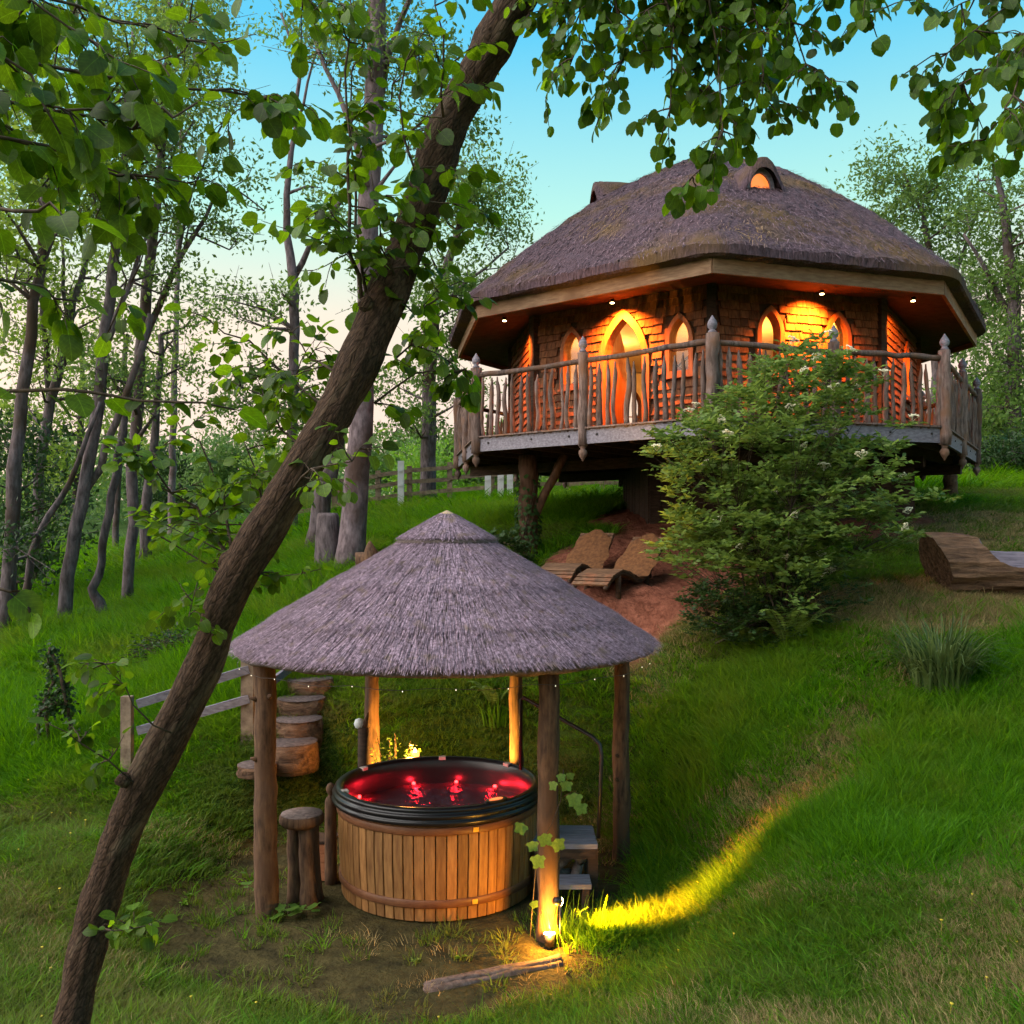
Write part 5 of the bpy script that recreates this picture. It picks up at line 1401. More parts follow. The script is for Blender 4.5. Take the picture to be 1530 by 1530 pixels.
# third tree off to the right
rb = Vector((4.1, 5.2, gz(4.1, 5.2)))
right = empty('overhanging_tree', rb, 'tree whose dense drooping bough hangs in above the thatched roof end', 'tree', None)
mb = MB(); mb.tube([rb - Vector((0, 0, .2)), rb + Vector((-.05, .05, 1.8)), rb + Vector((.05, -.1, 3.4)), rb + Vector((0, 0, 4.8)), rb + Vector((.05, .1, 6))], [.2, .16, .14, .1, .04], 14, .05, rng); mb.build('trunk', M['bark_lean'], right)
S = Sprays(); DENS = 1.25
def from_right(z, keys):
    p = rb + Vector((0, -.05, z)); u, v = px_of(p.x, p.y, p.z); return [(u, v, p.y)] + keys
for z, kk, ns in ((4.3, [(1600, -60, 4.6), (1490, 20, 4.3), (1420, 70, 4.2), (1345, 115, 4.1)], 22), (4.0, [(1620, 20, 4.5), (1520, 90, 4.2), (1440, 130, 4.1), (1400, 165, 4.1)], 20), (3.8, [(1620, 100, 4.5), (1540, 150, 4.2), (1490, 190, 4.1), (1455, 210, 4.1)], 18),
                  (4.6, [(1600, -150, 4.7), (1520, -60, 4.5), (1450, 0, 4.4), (1410, 20, 4.4)], 18), (4.1, [(1600, -20, 4.0), (1540, 60, 3.8), (1510, 130, 3.7), (1500, 170, 3.7)], 20)):
    S.branch(from_right(z, kk), .012, ns, .36, .082, droop=.7, gap=.05)
S.finish(right, 150, M['leaf_fore'])

# ------------------------------------------------------------------ background trees
nr = np.random.default_rng(77)
def leaf_cloud(blobs, size, elong=2.2):
    """blobs: (centre, radii, n, clumps) -> rhombus leaf cards gathered in small sprays"""
    C, Sz = [], []
    for c, rad, n, cl in blobs:
        cl = max(1, cl); q = nr.normal(size=(cl, 3)); q /= np.linalg.norm(q, axis=1, keepdims=True); q *= nr.uniform(.25, 1, (cl, 1)) ** .5
        cc = np.array(c) + q * np.array(rad)
        k = nr.integers(0, cl, n)
        C.append(cc[k] + nr.normal(size=(n, 3)) * size * np.array([1.5, 1.5, .8])); Sz.append(nr.uniform(.55, 1.25, n) * size)
    C = np.concatenate(C); Sz = np.concatenate(Sz)[:, None]; n = len(C)
    d = nr.normal(size=(n, 3)); d[:, 2] -= .5; d /= np.linalg.norm(d, axis=1, keepdims=True)
    r = nr.normal(size=(n, 3)); s = np.cross(d, r); s /= np.linalg.norm(s, axis=1, keepdims=True)
    V = np.stack([C - d * Sz * .5, C + s * Sz / elong * .5, C + d * Sz * .5, C - s * Sz / elong * .5], 1).reshape(-1, 3)
    return V, np.arange(len(V)).reshape(-1, 4)
def bg_tree(label, Y, stems, crown, mat_bark, mat_leaf, leaf=.16, per=150, cl=10, name='tall_tree', base=None, group='trees of the grove', limbs=True, dspread=1.2):
    """stems: list of [(px, py, width_px), ...]; the first starts at the ground. crown: list of (px, py, rx_px, ry_px, nblobs)"""
    x0 = (stems[0][0][0] - 765) / FPX * Y
    zg = gz(x0, Y)
    t = empty(name, (x0, Y, zg), label, 'tree', group)
    mb = MB(); skel = []
    for si, st in enumerate(stems):
        kp = [W(px, py, Y + (0 if si == 0 else .25 * math.sin(si * 2 + k))) for k, (px, py, w) in enumerate(st)]
        if si == 0: kp[0].z = min(kp[0].z, zg) - .15
        P, Rr = [], []
        for a in range(len(kp) - 1):
            n = max(2, int((kp[a + 1] - kp[a]).length / .5))
            for k in range(n):
                f = k / n; P.append(kp[a].lerp(kp[a + 1], f) + Vector((rng.gauss(0, .02), rng.gauss(0, .02), 0))); Rr.append((st[a][2] * (1 - f) + st[a + 1][2] * f) * Y / FPX / 2 * .82)
        P.append(kp[-1]); Rr.append(st[-1][2] * Y / FPX / 2)
        if si == 0: Rr[0] *= 1.25
        mb.tube(P, Rr, 12, .04, rng); skel += list(zip(P, Rr))[len(P) // 4:]
    mb.build('trunk', mat_bark, t)
    blobs = []; tw = MB()
    for px, py, rx, ry, nb in crown:
        for _ in range(nb):
            a = rng.uniform(0, 6.28); q = rng.random() ** .5
            c = W(px + rx * q * math.cos(a), py + ry * q * math.sin(a), Y); c.y += rng.uniform(-dspread, dspread)
            s = rng.uniform(.6, 1.3) * leaf * 4.2
            blobs.append((c, (s * 1.25, s * 1.25, s * .8), int(per * 1.45), cl + 3))
            if limbs and skel:
                # limb from the nearest lower part of the skeleton
                best = min(skel, key=lambda z: (z[0] - c).length + (1.5 if z[0].z > c.z - .3 else 0))
                p0 = best[0]; mid = p0.lerp(c, .5) + Vector((rng.gauss(0, .15), rng.gauss(0, .15), rng.gauss(-.05, .12)))
                r0 = min(best[1] * .6, .05); tw.tube([p0, mid, c], [max(r0, .012), max(r0 * .6, .009), .006], 5, caps=False)
                for _k in range(3):
                    e = c + Vector((rng.gauss(0, s), rng.gauss(0, s), rng.gauss(0, s * .7))); tw.tube([mid.lerp(c, rng.random()), e], [.008, .004], 4, caps=False)
                if len(skel) < 400: skel.append((mid, r0 * .7))
    if tw.v: tw.build('limbs', mat_bark, t)['kind'] = 'stuff'
    if blobs:
        V, Fq = leaf_cloud(blobs, leaf); so = npmesh('crown', V, Fq, mat_leaf, t, False)
    return t
bg = M['bark_grey']; bpale = M['bark_pale']
# big speckled trunk and its neighbours
bg_tree('big pale speckled trunk rising behind the gazebo roof', 17.0, [[(523, 850, 56), (530, 760, 48), (540, 650, 44), (545, 500, 40), (552, 300, 38), (560, 150, 36), (563, 40, 34), (566, -60, 30)], [(556, 180, 20), (580, 90, 12), (620, -20, 8)], [(552, 280, 16), (520, 180, 10), (470, 60, 6)]],
        [(600, 60, 70, 90, 12), (640, 180, 60, 60, 8), (520, 60, 60, 70, 7), (580, -80, 150, 60, 12)], bpale, M['leaf_ash'], .11, 120, 9, group='trees behind the gazebo')
bg_tree('grey trunk leaning behind the tall cut stump', 19.5, [[(472, 800, 40), (482, 740, 34), (497, 680, 30), (515, 600, 26), (540, 480, 22)]], [(560, 440, 40, 60, 5)], bg, M['leaf_ash'], .12, 100, 8, group='trees behind the gazebo')
bg_tree('slender pale forked tree against the pink sky', 24, [[(437, 790, 19), (437, 620, 19), (440, 460, 18), (438, 410, 18), (427, 350, 14), (428, 290, 12), (440, 190, 9), (448, 90, 6), (420, 20, 4)], [(440, 415, 12), (462, 370, 10), (500, 310, 8), (560, 250, 4)], [(442, 190, 6), (470, 90, 4), (490, 10, 3)]],
        [(370, 450, 60, 40, 8), (400, 560, 70, 50, 9), (470, 60, 50, 60, 8), (500, 300, 40, 60, 6), (350, 600, 40, 30, 4), (430, 640, 60, 30, 6)], bpale, M['leaf_ash'], .15, 90, 9, group='trees behind the gazebo')
# the tree left of the roof
bg_tree('feathery ash tree left of the thatched roof', 27, [[(640, 745, 30), (640, 600, 26), (650, 450, 20), (690, 330, 12), (720, 260, 6)], [(645, 560, 12), (700, 520, 8), (760, 500, 4)], [(648, 470, 10), (700, 420, 6), (760, 370, 3)]],
        [(715, 260, 60, 50, 12), (720, 350, 75, 60, 16), (660, 420, 60, 60, 10), (700, 470, 80, 50, 12), (680, 560, 70, 40, 9), (610, 600, 60, 60, 8)], bg, M['leaf_ash'], .15, 130, 9, group='trees behind the gazebo')
# the grove on the left
bg_tree('grove trunk with mottled bark forking low beside the meadow', 17.2, [[(93, 940, 26), (100, 860, 24), (112, 790, 23), (130, 720, 22), (147, 600, 22), (152, 540, 21), (168, 400, 18), (185, 280, 13), (190, 150, 9), (200, 40, 5)], [(118, 752, 14), (150, 700, 14), (175, 630, 13), (205, 540, 12), (225, 470, 10)], [(155, 520, 12), (175, 470, 10), (195, 420, 9), (215, 360, 6), (240, 300, 4)]],
        [(170, 250, 70, 70, 11), (180, 120, 80, 80, 12), (215, 380, 50, 60, 6)], bg, M['leaf_ash'], .12, 110, 9)
bg_tree('straight smooth grey grove trunk forking towards the pink sky', 18.5, [[(193, 912, 20), (196, 820, 20), (198, 700, 20), (205, 580, 20), (215, 470, 20), (225, 390, 19), (235, 280, 16), (243, 180, 12), (250, 60, 8), (255, -40, 5)], [(212, 520, 12), (240, 455, 12), (262, 400, 10), (290, 350, 8), (320, 300, 6), (350, 280, 4), (395, 315, 2)], [(262, 405, 7), (275, 330, 6), (300, 250, 4), (330, 190, 3)], [(236, 300, 7), (262, 220, 5), (290, 180, 3)]],
        [(290, 300, 60, 60, 9), (330, 240, 60, 50, 7), (250, 130, 80, 100, 16), (300, 60, 70, 70, 9), (230, 560, 40, 60, 4)], bg, M['leaf_ash'], .12, 95, 9)
bg_tree('thin crooked trunk with a swollen bent foot', 17.6, [[(165, 912, 22), (146, 900, 20), (138, 880, 16), (152, 840, 14), (160, 790, 15), (168, 740, 14), (180, 680, 13), (190, 620, 12), (195, 560, 9)]], [(180, 560, 40, 50, 3)], bg, M['leaf_ash'], .12, 80, 8)
bg_tree('dark red-brown short trunk at the edge of the sunlit meadow', 24, [[(215, 852, 22), (218, 780, 20), (225, 700, 16), (232, 640, 14), (238, 560, 12), (240, 500, 8)]], [(235, 560, 40, 60, 5), (250, 480, 40, 50, 4)], bg, M['leaf_ash'], .14, 80, 8)
bg_tree('pale purple-grey trunk at the thicket edge', 16.5, [[(4, 890, 26), (18, 760, 24), (30, 640, 22), (45, 500, 20), (58, 400, 16), (66, 280, 10)]], [(50, 330, 60, 80, 12), (30, 180, 70, 90, 14), (120, 250, 60, 80, 12), (90, 60, 90, 80, 12)], bg, M['leaf_pale'], .12, 110, 9)
bg_tree('slanting thin trunk crossing the thicket', 17, [[(32, 915, 16), (45, 830, 13), (75, 770, 12), (105, 720, 10), (130, 650, 8), (150, 600, 5)]], [(60, 800, 40, 40, 3)], bg, M['leaf_dark'], .12, 90, 8)
bg_tree('twin-limbed tree with pale leaves deep in the grove', 22, [[(55, 850, 20), (60, 700, 18), (75, 600, 17), (95, 520, 16), (110, 450, 13), (130, 380, 9), (150, 300, 5)], [(75, 600, 12), (65, 480, 9), (62, 380, 6), (55, 280, 4)], [(100, 500, 8), (95, 400, 6), (88, 330, 4)]],
        [(100, 380, 70, 60, 10), (60, 300, 60, 60, 9), (130, 470, 50, 60, 6), (60, 560, 60, 60, 7), (20, 480, 50, 80, 8)], bg, M['leaf_pale'], .14, 110, 9)
bg_tree('faint slim trunk between the smooth and the mottled grove trees', 28, [[(172, 840, 12), (178, 700, 11), (185, 600, 10), (190, 500, 8)]], [(185, 640, 50, 60, 7), (190, 520, 40, 50, 4)], bg, M['leaf_pale'], .16, 90, 8)
bg_tree('pale-leaved tree closing the far side of the grove', 32, [[(110, 825, 14), (118, 700, 13), (125, 600, 10), (120, 520, 6)]], [(110, 650, 90, 70, 14), (80, 720, 80, 50, 9), (120, 540, 70, 50, 8)], bg, M['leaf_pale'], .2, 110, 8)
bg_tree('leafy young tree below the grove canopy', 20, [[(20, 905, 14), (25, 780, 10), (30, 690, 6)]], [(30, 720, 60, 60, 9), (50, 820, 60, 50, 9), (10, 640, 50, 60, 6)], bg, M['leaf_dark'], .15, 110, 8)
bg_tree('yellow-green birch rising over the grove', 30, [[(255, 815, 14), (258, 650, 12), (262, 500, 10), (268, 300, 7), (272, 120, 4)]], [(265, 100, 80, 100, 18), (250, 560, 35, 70, 6), (270, 20, 90, 80, 16), (200, 260, 60, 90, 10)], bpale, M['leaf_pale'], .17, 100, 9)
# behind the house on the right
bg_tree('tall ash with airy crown beyond the roof end', 36, [[(1400, 720, 22), (1400, 560, 19), (1395, 420, 15), (1380, 320, 8), (1350, 260, 4)], [(1398, 470, 10), (1440, 380, 7), (1465, 300, 4)], [(1400, 520, 10), (1360, 430, 6), (1330, 340, 4)]],
        [(1345, 275, 60, 45, 13), (1345, 350, 60, 55, 14), (1440, 300, 60, 60, 11), (1420, 400, 70, 50, 14), (1450, 480, 60, 50, 12)], bg, M['leaf_ash'], .2, 130, 9, group='trees beyond the house')
bg_tree('broad leafy tree beside the balcony end', 30, [[(1510, 715, 30), (1515, 600, 26), (1515, 450, 22), (1500, 320, 14), (1490, 240, 6)], [(1515, 480, 12), (1470, 400, 8), (1440, 350, 4)]],
        [(1500, 290, 60, 60, 10), (1510, 400, 70, 60, 14), (1500, 500, 60, 50, 12), (1500, 580, 60, 50, 12), (1480, 640, 40, 40, 8), (1580, 420, 60, 150, 14)], bg, M['leaf_ash'], .18, 140, 9, group='trees beyond the house')
bg_tree('pale bright tree low beside the balcony', 33, [[(1490, 712, 12), (1490, 640, 10), (1488, 580, 6)]], [(1490, 600, 45, 50, 13), (1480, 650, 40, 40, 10), (1530, 640, 40, 50, 8)], bpale, M['leaf_bright'], .18, 140, 8, group='trees beyond the house')
bg_tree('dark clipped bush at the foot of the trees by the lawn', 26, [[(1500, 718, 8), (1500, 690, 6), (1500, 665, 4)]], [(1500, 685, 36, 24, 15), (1530, 690, 30, 22, 8)], bg, M['leaf_dark'], .13, 170, 8, name='garden_bush', group='trees beyond the house', dspread=.6)
# small trees behind the fence
for k, (px, py, rx, ry, Y, mt, lb_) in enumerate(((640, 712, 28, 34, 34, 'leaf_bright', 'small bright green tree behind the paddock fence'), (590, 690, 45, 42, 42, 'leaf_far', 'rounded green tree beyond the fence next to the trunk'), (670, 680, 40, 45, 45, 'leaf_ash', 'grey-green tree between the fence and the balcony'), (745, 700, 40, 30, 44, 'leaf_far', 'olive tree under the balcony edge behind the fence'),
                                                  (850, 715, 60, 22, 46, 'leaf_pale', 'pale hedge tree seen below the deck'), (440, 720, 50, 40, 40, 'leaf_pale', 'pale bushy tree behind the leaning trunk'), (350, 700, 60, 50, 44, 'leaf_far', 'round tree at the far end of the meadow'), (270, 720, 60, 50, 46, 'leaf_dark', 'dark round tree behind the meadow'))):
    bg_tree(lb_, Y, [[(px, py + ry + 14, 8), (px, py, 6), (px, py - ry * .6, 3)]], [(px, py, rx, ry, int(rx * ry / 90) + 5)], bg, M[mt], .22, 130, 8, name='small_tree', group='trees behind the fence', limbs=False)
# far wood: reads as one mass
blobs = []
for k in range(150):
    x = rng.uniform(-75, 75); Y = rng.uniform(62, 110); z = gz(x, Y)
    for _ in range(3): blobs.append(((x + rng.uniform(-2, 2), Y + rng.uniform(-2, 2), z + rng.uniform(.5, 5.5)), (2.6, 2.6, 2.2), 130, 14))
V, Fq = leaf_cloud(blobs, .6); tag(npmesh('distant_wood', V, Fq, M['leaf_far'], None, False), 'distant wood beyond the meadow reading as one green mass', 'wood', kind='stuff')

# ------------------------------------------------------------------ shrubs, ferns, climbers
rng = random.Random(41); nr = np.random.default_rng(41)
def leaflets(C, D, U, Sz, elong=2.0, fold=.18):
    """folded two-quad leaflets: base C, direction D, up U"""
    S_ = np.cross(D, U); S_ /= np.maximum(np.linalg.norm(S_, axis=1, keepdims=True), 1e-6); Nn = np.cross(S_, D)
    Sz = Sz[:, None]
    b_ = C; t_ = C + D * Sz - Nn * Sz * .12; m1 = C + D * Sz * .45
    l_ = m1 + S_ * Sz / elong * .5 + Nn * Sz * fold * .4; r_ = m1 - S_ * Sz / elong * .5 + Nn * Sz * fold * .4
    V = np.stack([b_, l_, t_, r_], 1).reshape(-1, 3); n = len(C); i = np.arange(n)[:, None] * 4
    Fq = np.concatenate([i + np.array([[0, 1, 2]]), i + np.array([[0, 2, 3]])])
    return V, Fq
def shrub(label, base, blobs, Y, mat, leaflet=.07, per=7, name='elder_bush', cat='bush', dsp=.7, stems=26, flowers=0, bark='twig', dens=1.0):
    t = empty(name, base, label, cat)
    tips = []
    for px, py, rx, ry, n in blobs:
        for _ in range(int(n * dens)):
            a = rng.uniform(0, 6.28); q = rng.random() ** .5
            c = W(px + rx * q * math.cos(a), py + ry * q * math.sin(a), Y); c.y += rng.gauss(0, dsp * .6)
            c.y = max(Y - dsp, min(Y + dsp, c.y)); c.z = max(c.z, gz(c.x, c.y) + .06); tips.append(c)
    mb = MB()
    hubs = []
    for k in range(stems):
        c = rng.choice(tips); h = base.lerp(c, rng.uniform(.45, .7)) + Vector((rng.gauss(0, .08), rng.gauss(0, .08), .12)); hubs.append(h)
        b_ = base + Vector((rng.gauss(0, .16), rng.gauss(0, .16), -.05)); mb.tube([b_, b_.lerp(h, .5) + Vector((rng.gauss(0, .06), rng.gauss(0, .06), .1)), h], [.02, .012, .007], 5, caps=False)
    for c in tips:
        h = min(hubs, key=lambda q: (q - c).length + (.6 if q.z > c.z else 0)); m_ = h.lerp(c, .6) + Vector((0, 0, -.05)); mb.tube([h, m_, c], [.004, .003, .002], 4, caps=False)
    mb.build('stems', M[bark], t)
    Cs, Ds, Us, Ss = [], [], [], []
    for c in tips:
        out_ = Vector((c.x - base.x, c.y - base.y, .9 + .3 * rng.random())).normalized()
        for k in range(per):
            a = k * 2.4 + rng.uniform(-.4, .4); el = rng.uniform(.05, .9)
            d = (Vector((math.cos(a), math.sin(a), el)) + out_ * .55).normalized(); o_ = c - out_ * rng.uniform(0, .16) + Vector((0, 0, 0)); Lr = leaflet * rng.uniform(1.4, 2.2)
            sd = d.cross(Vector((0, 0, 1))).normalized()
            up = sd.cross(d)
            for f, s in ((.35, 1), (.35, -1), (.68, 1), (.68, -1), (1, 0)):
                p = o_ + d * Lr * f + Vector((0, 0, -.25 * Lr * f * f)); dd = (d * (1 if s == 0 else .45) + sd * s * .8 + Vector((0, 0, -.25))).normalized()
                Cs.append(p); Ds.append(dd); Us.append((up + Vector((rng.gauss(0, .3), rng.gauss(0, .3), rng.gauss(0, .3)))).normalized()); Ss.append(leaflet * rng.uniform(.7, 1.25))
    V, Fq = leaflets(np.array(Cs), np.array(Ds), np.array(Us), np.array(Ss)); npmesh('foliage', V, Fq, mat, t, False)['kind'] = 'stuff'
    if flowers:
        mb = MB()
        for k in range(34):
            a = rng.uniform(0, 6.28); r = .075 * rng.random() ** .5; mb.lathe([(.002, -.006), (.012, .0), (.009, .008), (.002, .01)], (r * math.cos(a), r * math.sin(a), .02 - 2.2 * r * r + rng.uniform(-.006, .006)), 5)
            if k % 4 == 0: mb.tube([(0, 0, -.06), (r * math.cos(a), r * math.sin(a), .012 - 2.2 * r * r)], .0015, 3, caps=False)
        fm = protomesh(mb, 'flower_head', M['flower'])
        fr = sorted(tips, key=lambda q: q.y - .25 * rng.random())[:int(len(tips) * .6)]
        for k in range(flowers):
            c = rng.choice(fr); inst(fm, 'flower_head', t, c + Vector((rng.gauss(0, .03), -.06, .07)), (rng.gauss(0, .35) + .35, rng.gauss(0, .3), rng.uniform(0, 6)), rng.uniform(.7, 1.1))
    return t
eb = ground_hit(1160, 950, 9, 14)
shrub('big flowering elder bush with cream flower heads below the balcony corner', eb, [(1190, 548, 60, 28, 34), (1125, 610, 60, 36, 26), (1235, 605, 66, 40, 34), (1010, 655, 40, 16, 8), (1060, 640, 50, 36, 24), (1305, 650, 40, 36, 9), (1170, 690, 120, 60, 90), (1010, 690, 45, 22, 14), (1070, 760, 80, 60, 50), (1260, 730, 90, 50, 55), (1330, 770, 45, 40, 16), (1150, 800, 120, 60, 80), (1040, 820, 55, 40, 24), (1230, 830, 90, 40, 40), (1160, 885, 80, 40, 30)],
      11.75, M['leaf_elder'], .104, 7, dsp=.9, stems=34, flowers=42, dens=1.0)
shrub('low dark bramble bush spreading under the elder', ground_hit(1085, 955, 9, 14), [(1075, 905, 66, 45, 70), (1140, 925, 60, 34, 50), (1225, 890, 60, 40, 40)], 11.45, M['leaf_dark'], .06, 6, name='bramble_bush', dsp=.4, stems=10, flowers=0)
shrub('ivy mound beside the deck support post', ground_hit(760, 815, 13, 17), [(752, 805, 26, 14, 24), (780, 830, 14, 20, 14)], 15.2, M['leaf_dark'], .07, 6, name='ivy_mound', cat='ivy', dsp=.3, stems=6)
# ivy climbing the deck support post
iv = empty('climbing_ivy', Vector((sq.x, sq.y, gz(sq.x, sq.y))), 'ivy climbing the lower half of the deck support post', 'ivy')
Cs, Ds, Us, Ss = [], [], [], []
mb = MB()
for k in range(5):
    a0 = rng.uniform(0, 6.28); pts = []
    for j in range(9): pts.append(Vector((sq.x + .165 * math.cos(a0 + j * .25), sq.y + .165 * math.sin(a0 + j * .25), gz(sq.x, sq.y) + j * .17)))
    mb.tube(pts, .008, 4, caps=False)
    for p in pts:
        for _ in range(12 if p.z < .55 else 5):
            a = rng.uniform(0, 6.28); q = Vector((sq.x + .19 * math.cos(a), sq.y + .19 * math.sin(a), p.z + rng.uniform(-.1, .1))); Cs.append(q); Ds.append(Vector((math.cos(a), math.sin(a), -.9)).normalized()); Us.append(Vector((math.cos(a), math.sin(a), .5)).normalized()); Ss.append(rng.uniform(.06, .11))
mb.build('stems', M['twig'], iv); V, Fq = leaflets(np.array(Cs), np.array(Ds), np.array(Us), np.array(Ss), 1.2); npmesh('foliage', V, Fq, M['leaf_dark'], iv, False)['kind'] = 'stuff'
# twisted ivy figure on the left
ib = ground_hit(82, 1128)
ig = empty('ivy_figure', ib, 'twisted stems of ivy standing like a small figure in the tall grass', 'plant')
mb = MB(); Cs, Ds, Us, Ss = [], [], [], []
sc = ib.y / FPX
fig = [[(60, 1125), (55, 1075), (68, 1045), (80, 1020), (72, 985), (75, 968)], [(105, 1125), (102, 1080), (100, 1040), (92, 1000), (72, 972)], [(72, 1120), (70, 1070), (80, 1040), (102, 1020)], [(66, 1060), (85, 1050), (104, 1055)]]
for st in fig:
    pts = [Vector((ib.x + (px - 82) * sc, ib.y + rng.uniform(-.08, .08), ib.z + (1128 - py) * sc)) for px, py in st]; mb.tube(pts, .022, 6, .1, rng)
    for a, b_ in zip(pts[:-1], pts[1:]):
        n = 70 if b_.z > ib.z + .55 else 22
        for _ in range(n):
            q = a.lerp(b_, rng.random()) + Vector((rng.gauss(0, .055), rng.gauss(0, .055), rng.gauss(0, .05))); d = Vector((rng.gauss(0, 1), rng.gauss(0, 1), rng.gauss(-.4, .6))).normalized(); Cs.append(q); Ds.append(d); Us.append(Vector((rng.gauss(0, .5), rng.gauss(0, .5), 1)).normalized()); Ss.append(rng.uniform(.04, .075))
mb.build('stems', M['twig'], ig); V, Fq = leaflets(np.array(Cs), np.array(Ds), np.array(Us), np.array(Ss), 1.3); npmesh('foliage', V, Fq, M['leaf_dark'], ig, False)['kind'] = 'stuff'
# brush heap
bh = ground_hit(262, 985)
bo = empty('brush_heap', bh, 'heap of dark cut brushwood in the meadow behind the leaning trunk', 'brushwood')
mb = MB(); Cs, Ds, Us, Ss = [], [], [], []
for _ in range(130):
    a = rng.uniform(0, 6.28); r = rng.random() ** .5; p = bh + Vector((r * .75 * math.cos(a), r * .5 * math.sin(a), (1 - r) * .35 + .04)); d = Vector((rng.gauss(0, 1), rng.gauss(0, 1), rng.gauss(.1, .35))).normalized(); mb.tube([p - d * .22, p, p + d * .25], [.009, .008, .004], 4, caps=False)
    for _k in range(6): Cs.append(p + Vector((rng.gauss(0, .12), rng.gauss(0, .12), rng.gauss(.03, .08)))); Ds.append(d); Us.append(Vector((rng.gauss(0, .5), rng.gauss(0, .5), 1)).normalized()); Ss.append(rng.uniform(.05, .09))
mb.build('twigs', M['twig'], bo); V, Fq = leaflets(np.array(Cs), np.array(Ds), np.array(Us), np.array(Ss), 1.6); npmesh('foliage', V, Fq, M['leaf_dark'], bo, False)['kind'] = 'stuff'
# ferns
def fern(pos, n, L_, label):
    t = empty('fern', pos, label, 'fern', 'ferns under the elder')
    for k in range(n):
        a = 6.28 * k / n + rng.uniform(-.3, .3); d = Vector((math.cos(a), math.sin(a), 0)); l = L_ * rng.uniform(.75, 1.15); pts = []
        for j in range(13):
            f = j / 12; pts.append(pos + d * (l * (.12 + .62 * f ** 1.4)) * 1.0 + Vector((0, 0, l * (1.05 * f - .52 * f * f * f))))
        V = []; mb = MB(); mb.tube(pts, [.006 - .0004 * j for j in range(13)], 4, caps=False)
        sd = d.cross(Vector((0, 0, 1)))
        for j in range(2, 12):
            for h in (0, .5):
                p = pts[j].lerp(pts[j + 1], h); ax = (pts[j + 1] - pts[j]).normalized(); w = l * .20 * math.sin(math.pi * (j + h) / 13) ** .7 * (1.15 - (j + h) / 14); up = sd.cross(ax)
                for s in (-1, 1):
                    e = p + sd * s * w + ax * w * .35 - Vector((0, 0, .12 * w)); m_ = p.lerp(e, .45); mb.add([p, m_ + ax * .016, e, m_ - ax * .016], [(0, 1, 2, 3)])
        mb.build('frond', M['leaf_elder'], t, False)
for px, py, n, l, lb_ in ((1180, 968, 11, .75, 'tall shuttlecock fern under the middle of the elder'), (1120, 975, 9, .6, 'smaller fern growing beside the bramble'), (740, 1060, 9, .5, 'small fern clump on the bank behind the tub')):
    fern(ground_hit(px, py, 9, 16), n, l, lb_)
# ornamental grass clump
def blade_clump(pos, n, h, r, label, name='ornamental_grass', wid=.011, mat='reedgrass', arch_=.75, cat='grass clump'):
    V, Fq = [], []
    for k in range(n):
        a = rng.uniform(0, 6.28); rr = r * rng.random() ** .6; b_ = pos + Vector((rr * math.cos(a), rr * math.sin(a), -.02)); l = h * rng.uniform(.5, 1.15); bend = arch_ * rng.uniform(.2, 1.15); az = a + rng.uniform(-.7, .7)
        d = Vector((math.cos(az), math.sin(az), 0)); sd = Vector((-d.y, d.x, 0)); o = len(V); w0 = wid * rng.uniform(.6, 1.2)
        for j in range(7):
            f = j / 6; ang = bend * f * 1.9; p = b_ + d * (l * (bend * .55 * f * f + .08 * f)) + Vector((0, 0, l * (f - .42 * bend * f ** 3))); w = w0 * (1 - f ** 2.2) + .0008
            V += [p - sd * w, p + sd * w]
        Fq += [(o + 2 * j, o + 2 * j + 1, o + 2 * j + 3, o + 2 * j + 2) for j in range(6)]
    o_ = npmesh(name, np.array([tuple(v) for v in V]), Fq, M[mat], None, True, tuple(pos)); return tag(o_, label, cat)
blade_clump(ground_hit(1405, 1030, 8, 12), 520, .95, .30, 'big arching ornamental grass clump on the right bank below the log bench', arch_=1.25)
blade_clump(Vector((fx + .05, 7.92, gz(fx, 7.92))), 46, .42, .16, 'long grass tuft lit gold around the foot of the vine post', 'grass_tuft', .005, 'grass', .6)
blade_clump(Vector((fx + .25, 8.02, gz(fx + .25, 8.02))), 60, .38, .22, 'golden long grass tuft just beside the ground spotlight', 'grass_tuft', .005, 'grass', .6)
blade_clump(ground_hit(745, 1085, 9, 16), 90, .4, .2, 'dark strappy tuft on the bank between the back posts', 'grass_tuft', .012, 'grass', .8)
# vine on the front post
vn = empty('climbing_vine', (fx, 7.86, gz(fx, 7.86)), 'young vine with lobed yellow-green leaves climbing the front gazebo post', 'vine')
vpts = [W(792, 1400, 7.83), W(796, 1348, 7.82), W(800, 1300, 7.82), W(806, 1262, 7.82), W(825, 1230, 7.84), W(838, 1195, 7.85), W(842, 1150, 7.87)]
mb = MB(); mb.tube(vpts, .004, 5); mb.build('stem', M['twig'], vn)
mb = MB(); mb.tube([W(842, 1190, 7.85), W(858, 1182, 7.8), W(872, 1192, 7.78)], .003, 4); mb.build('stem', M['twig'], vn)
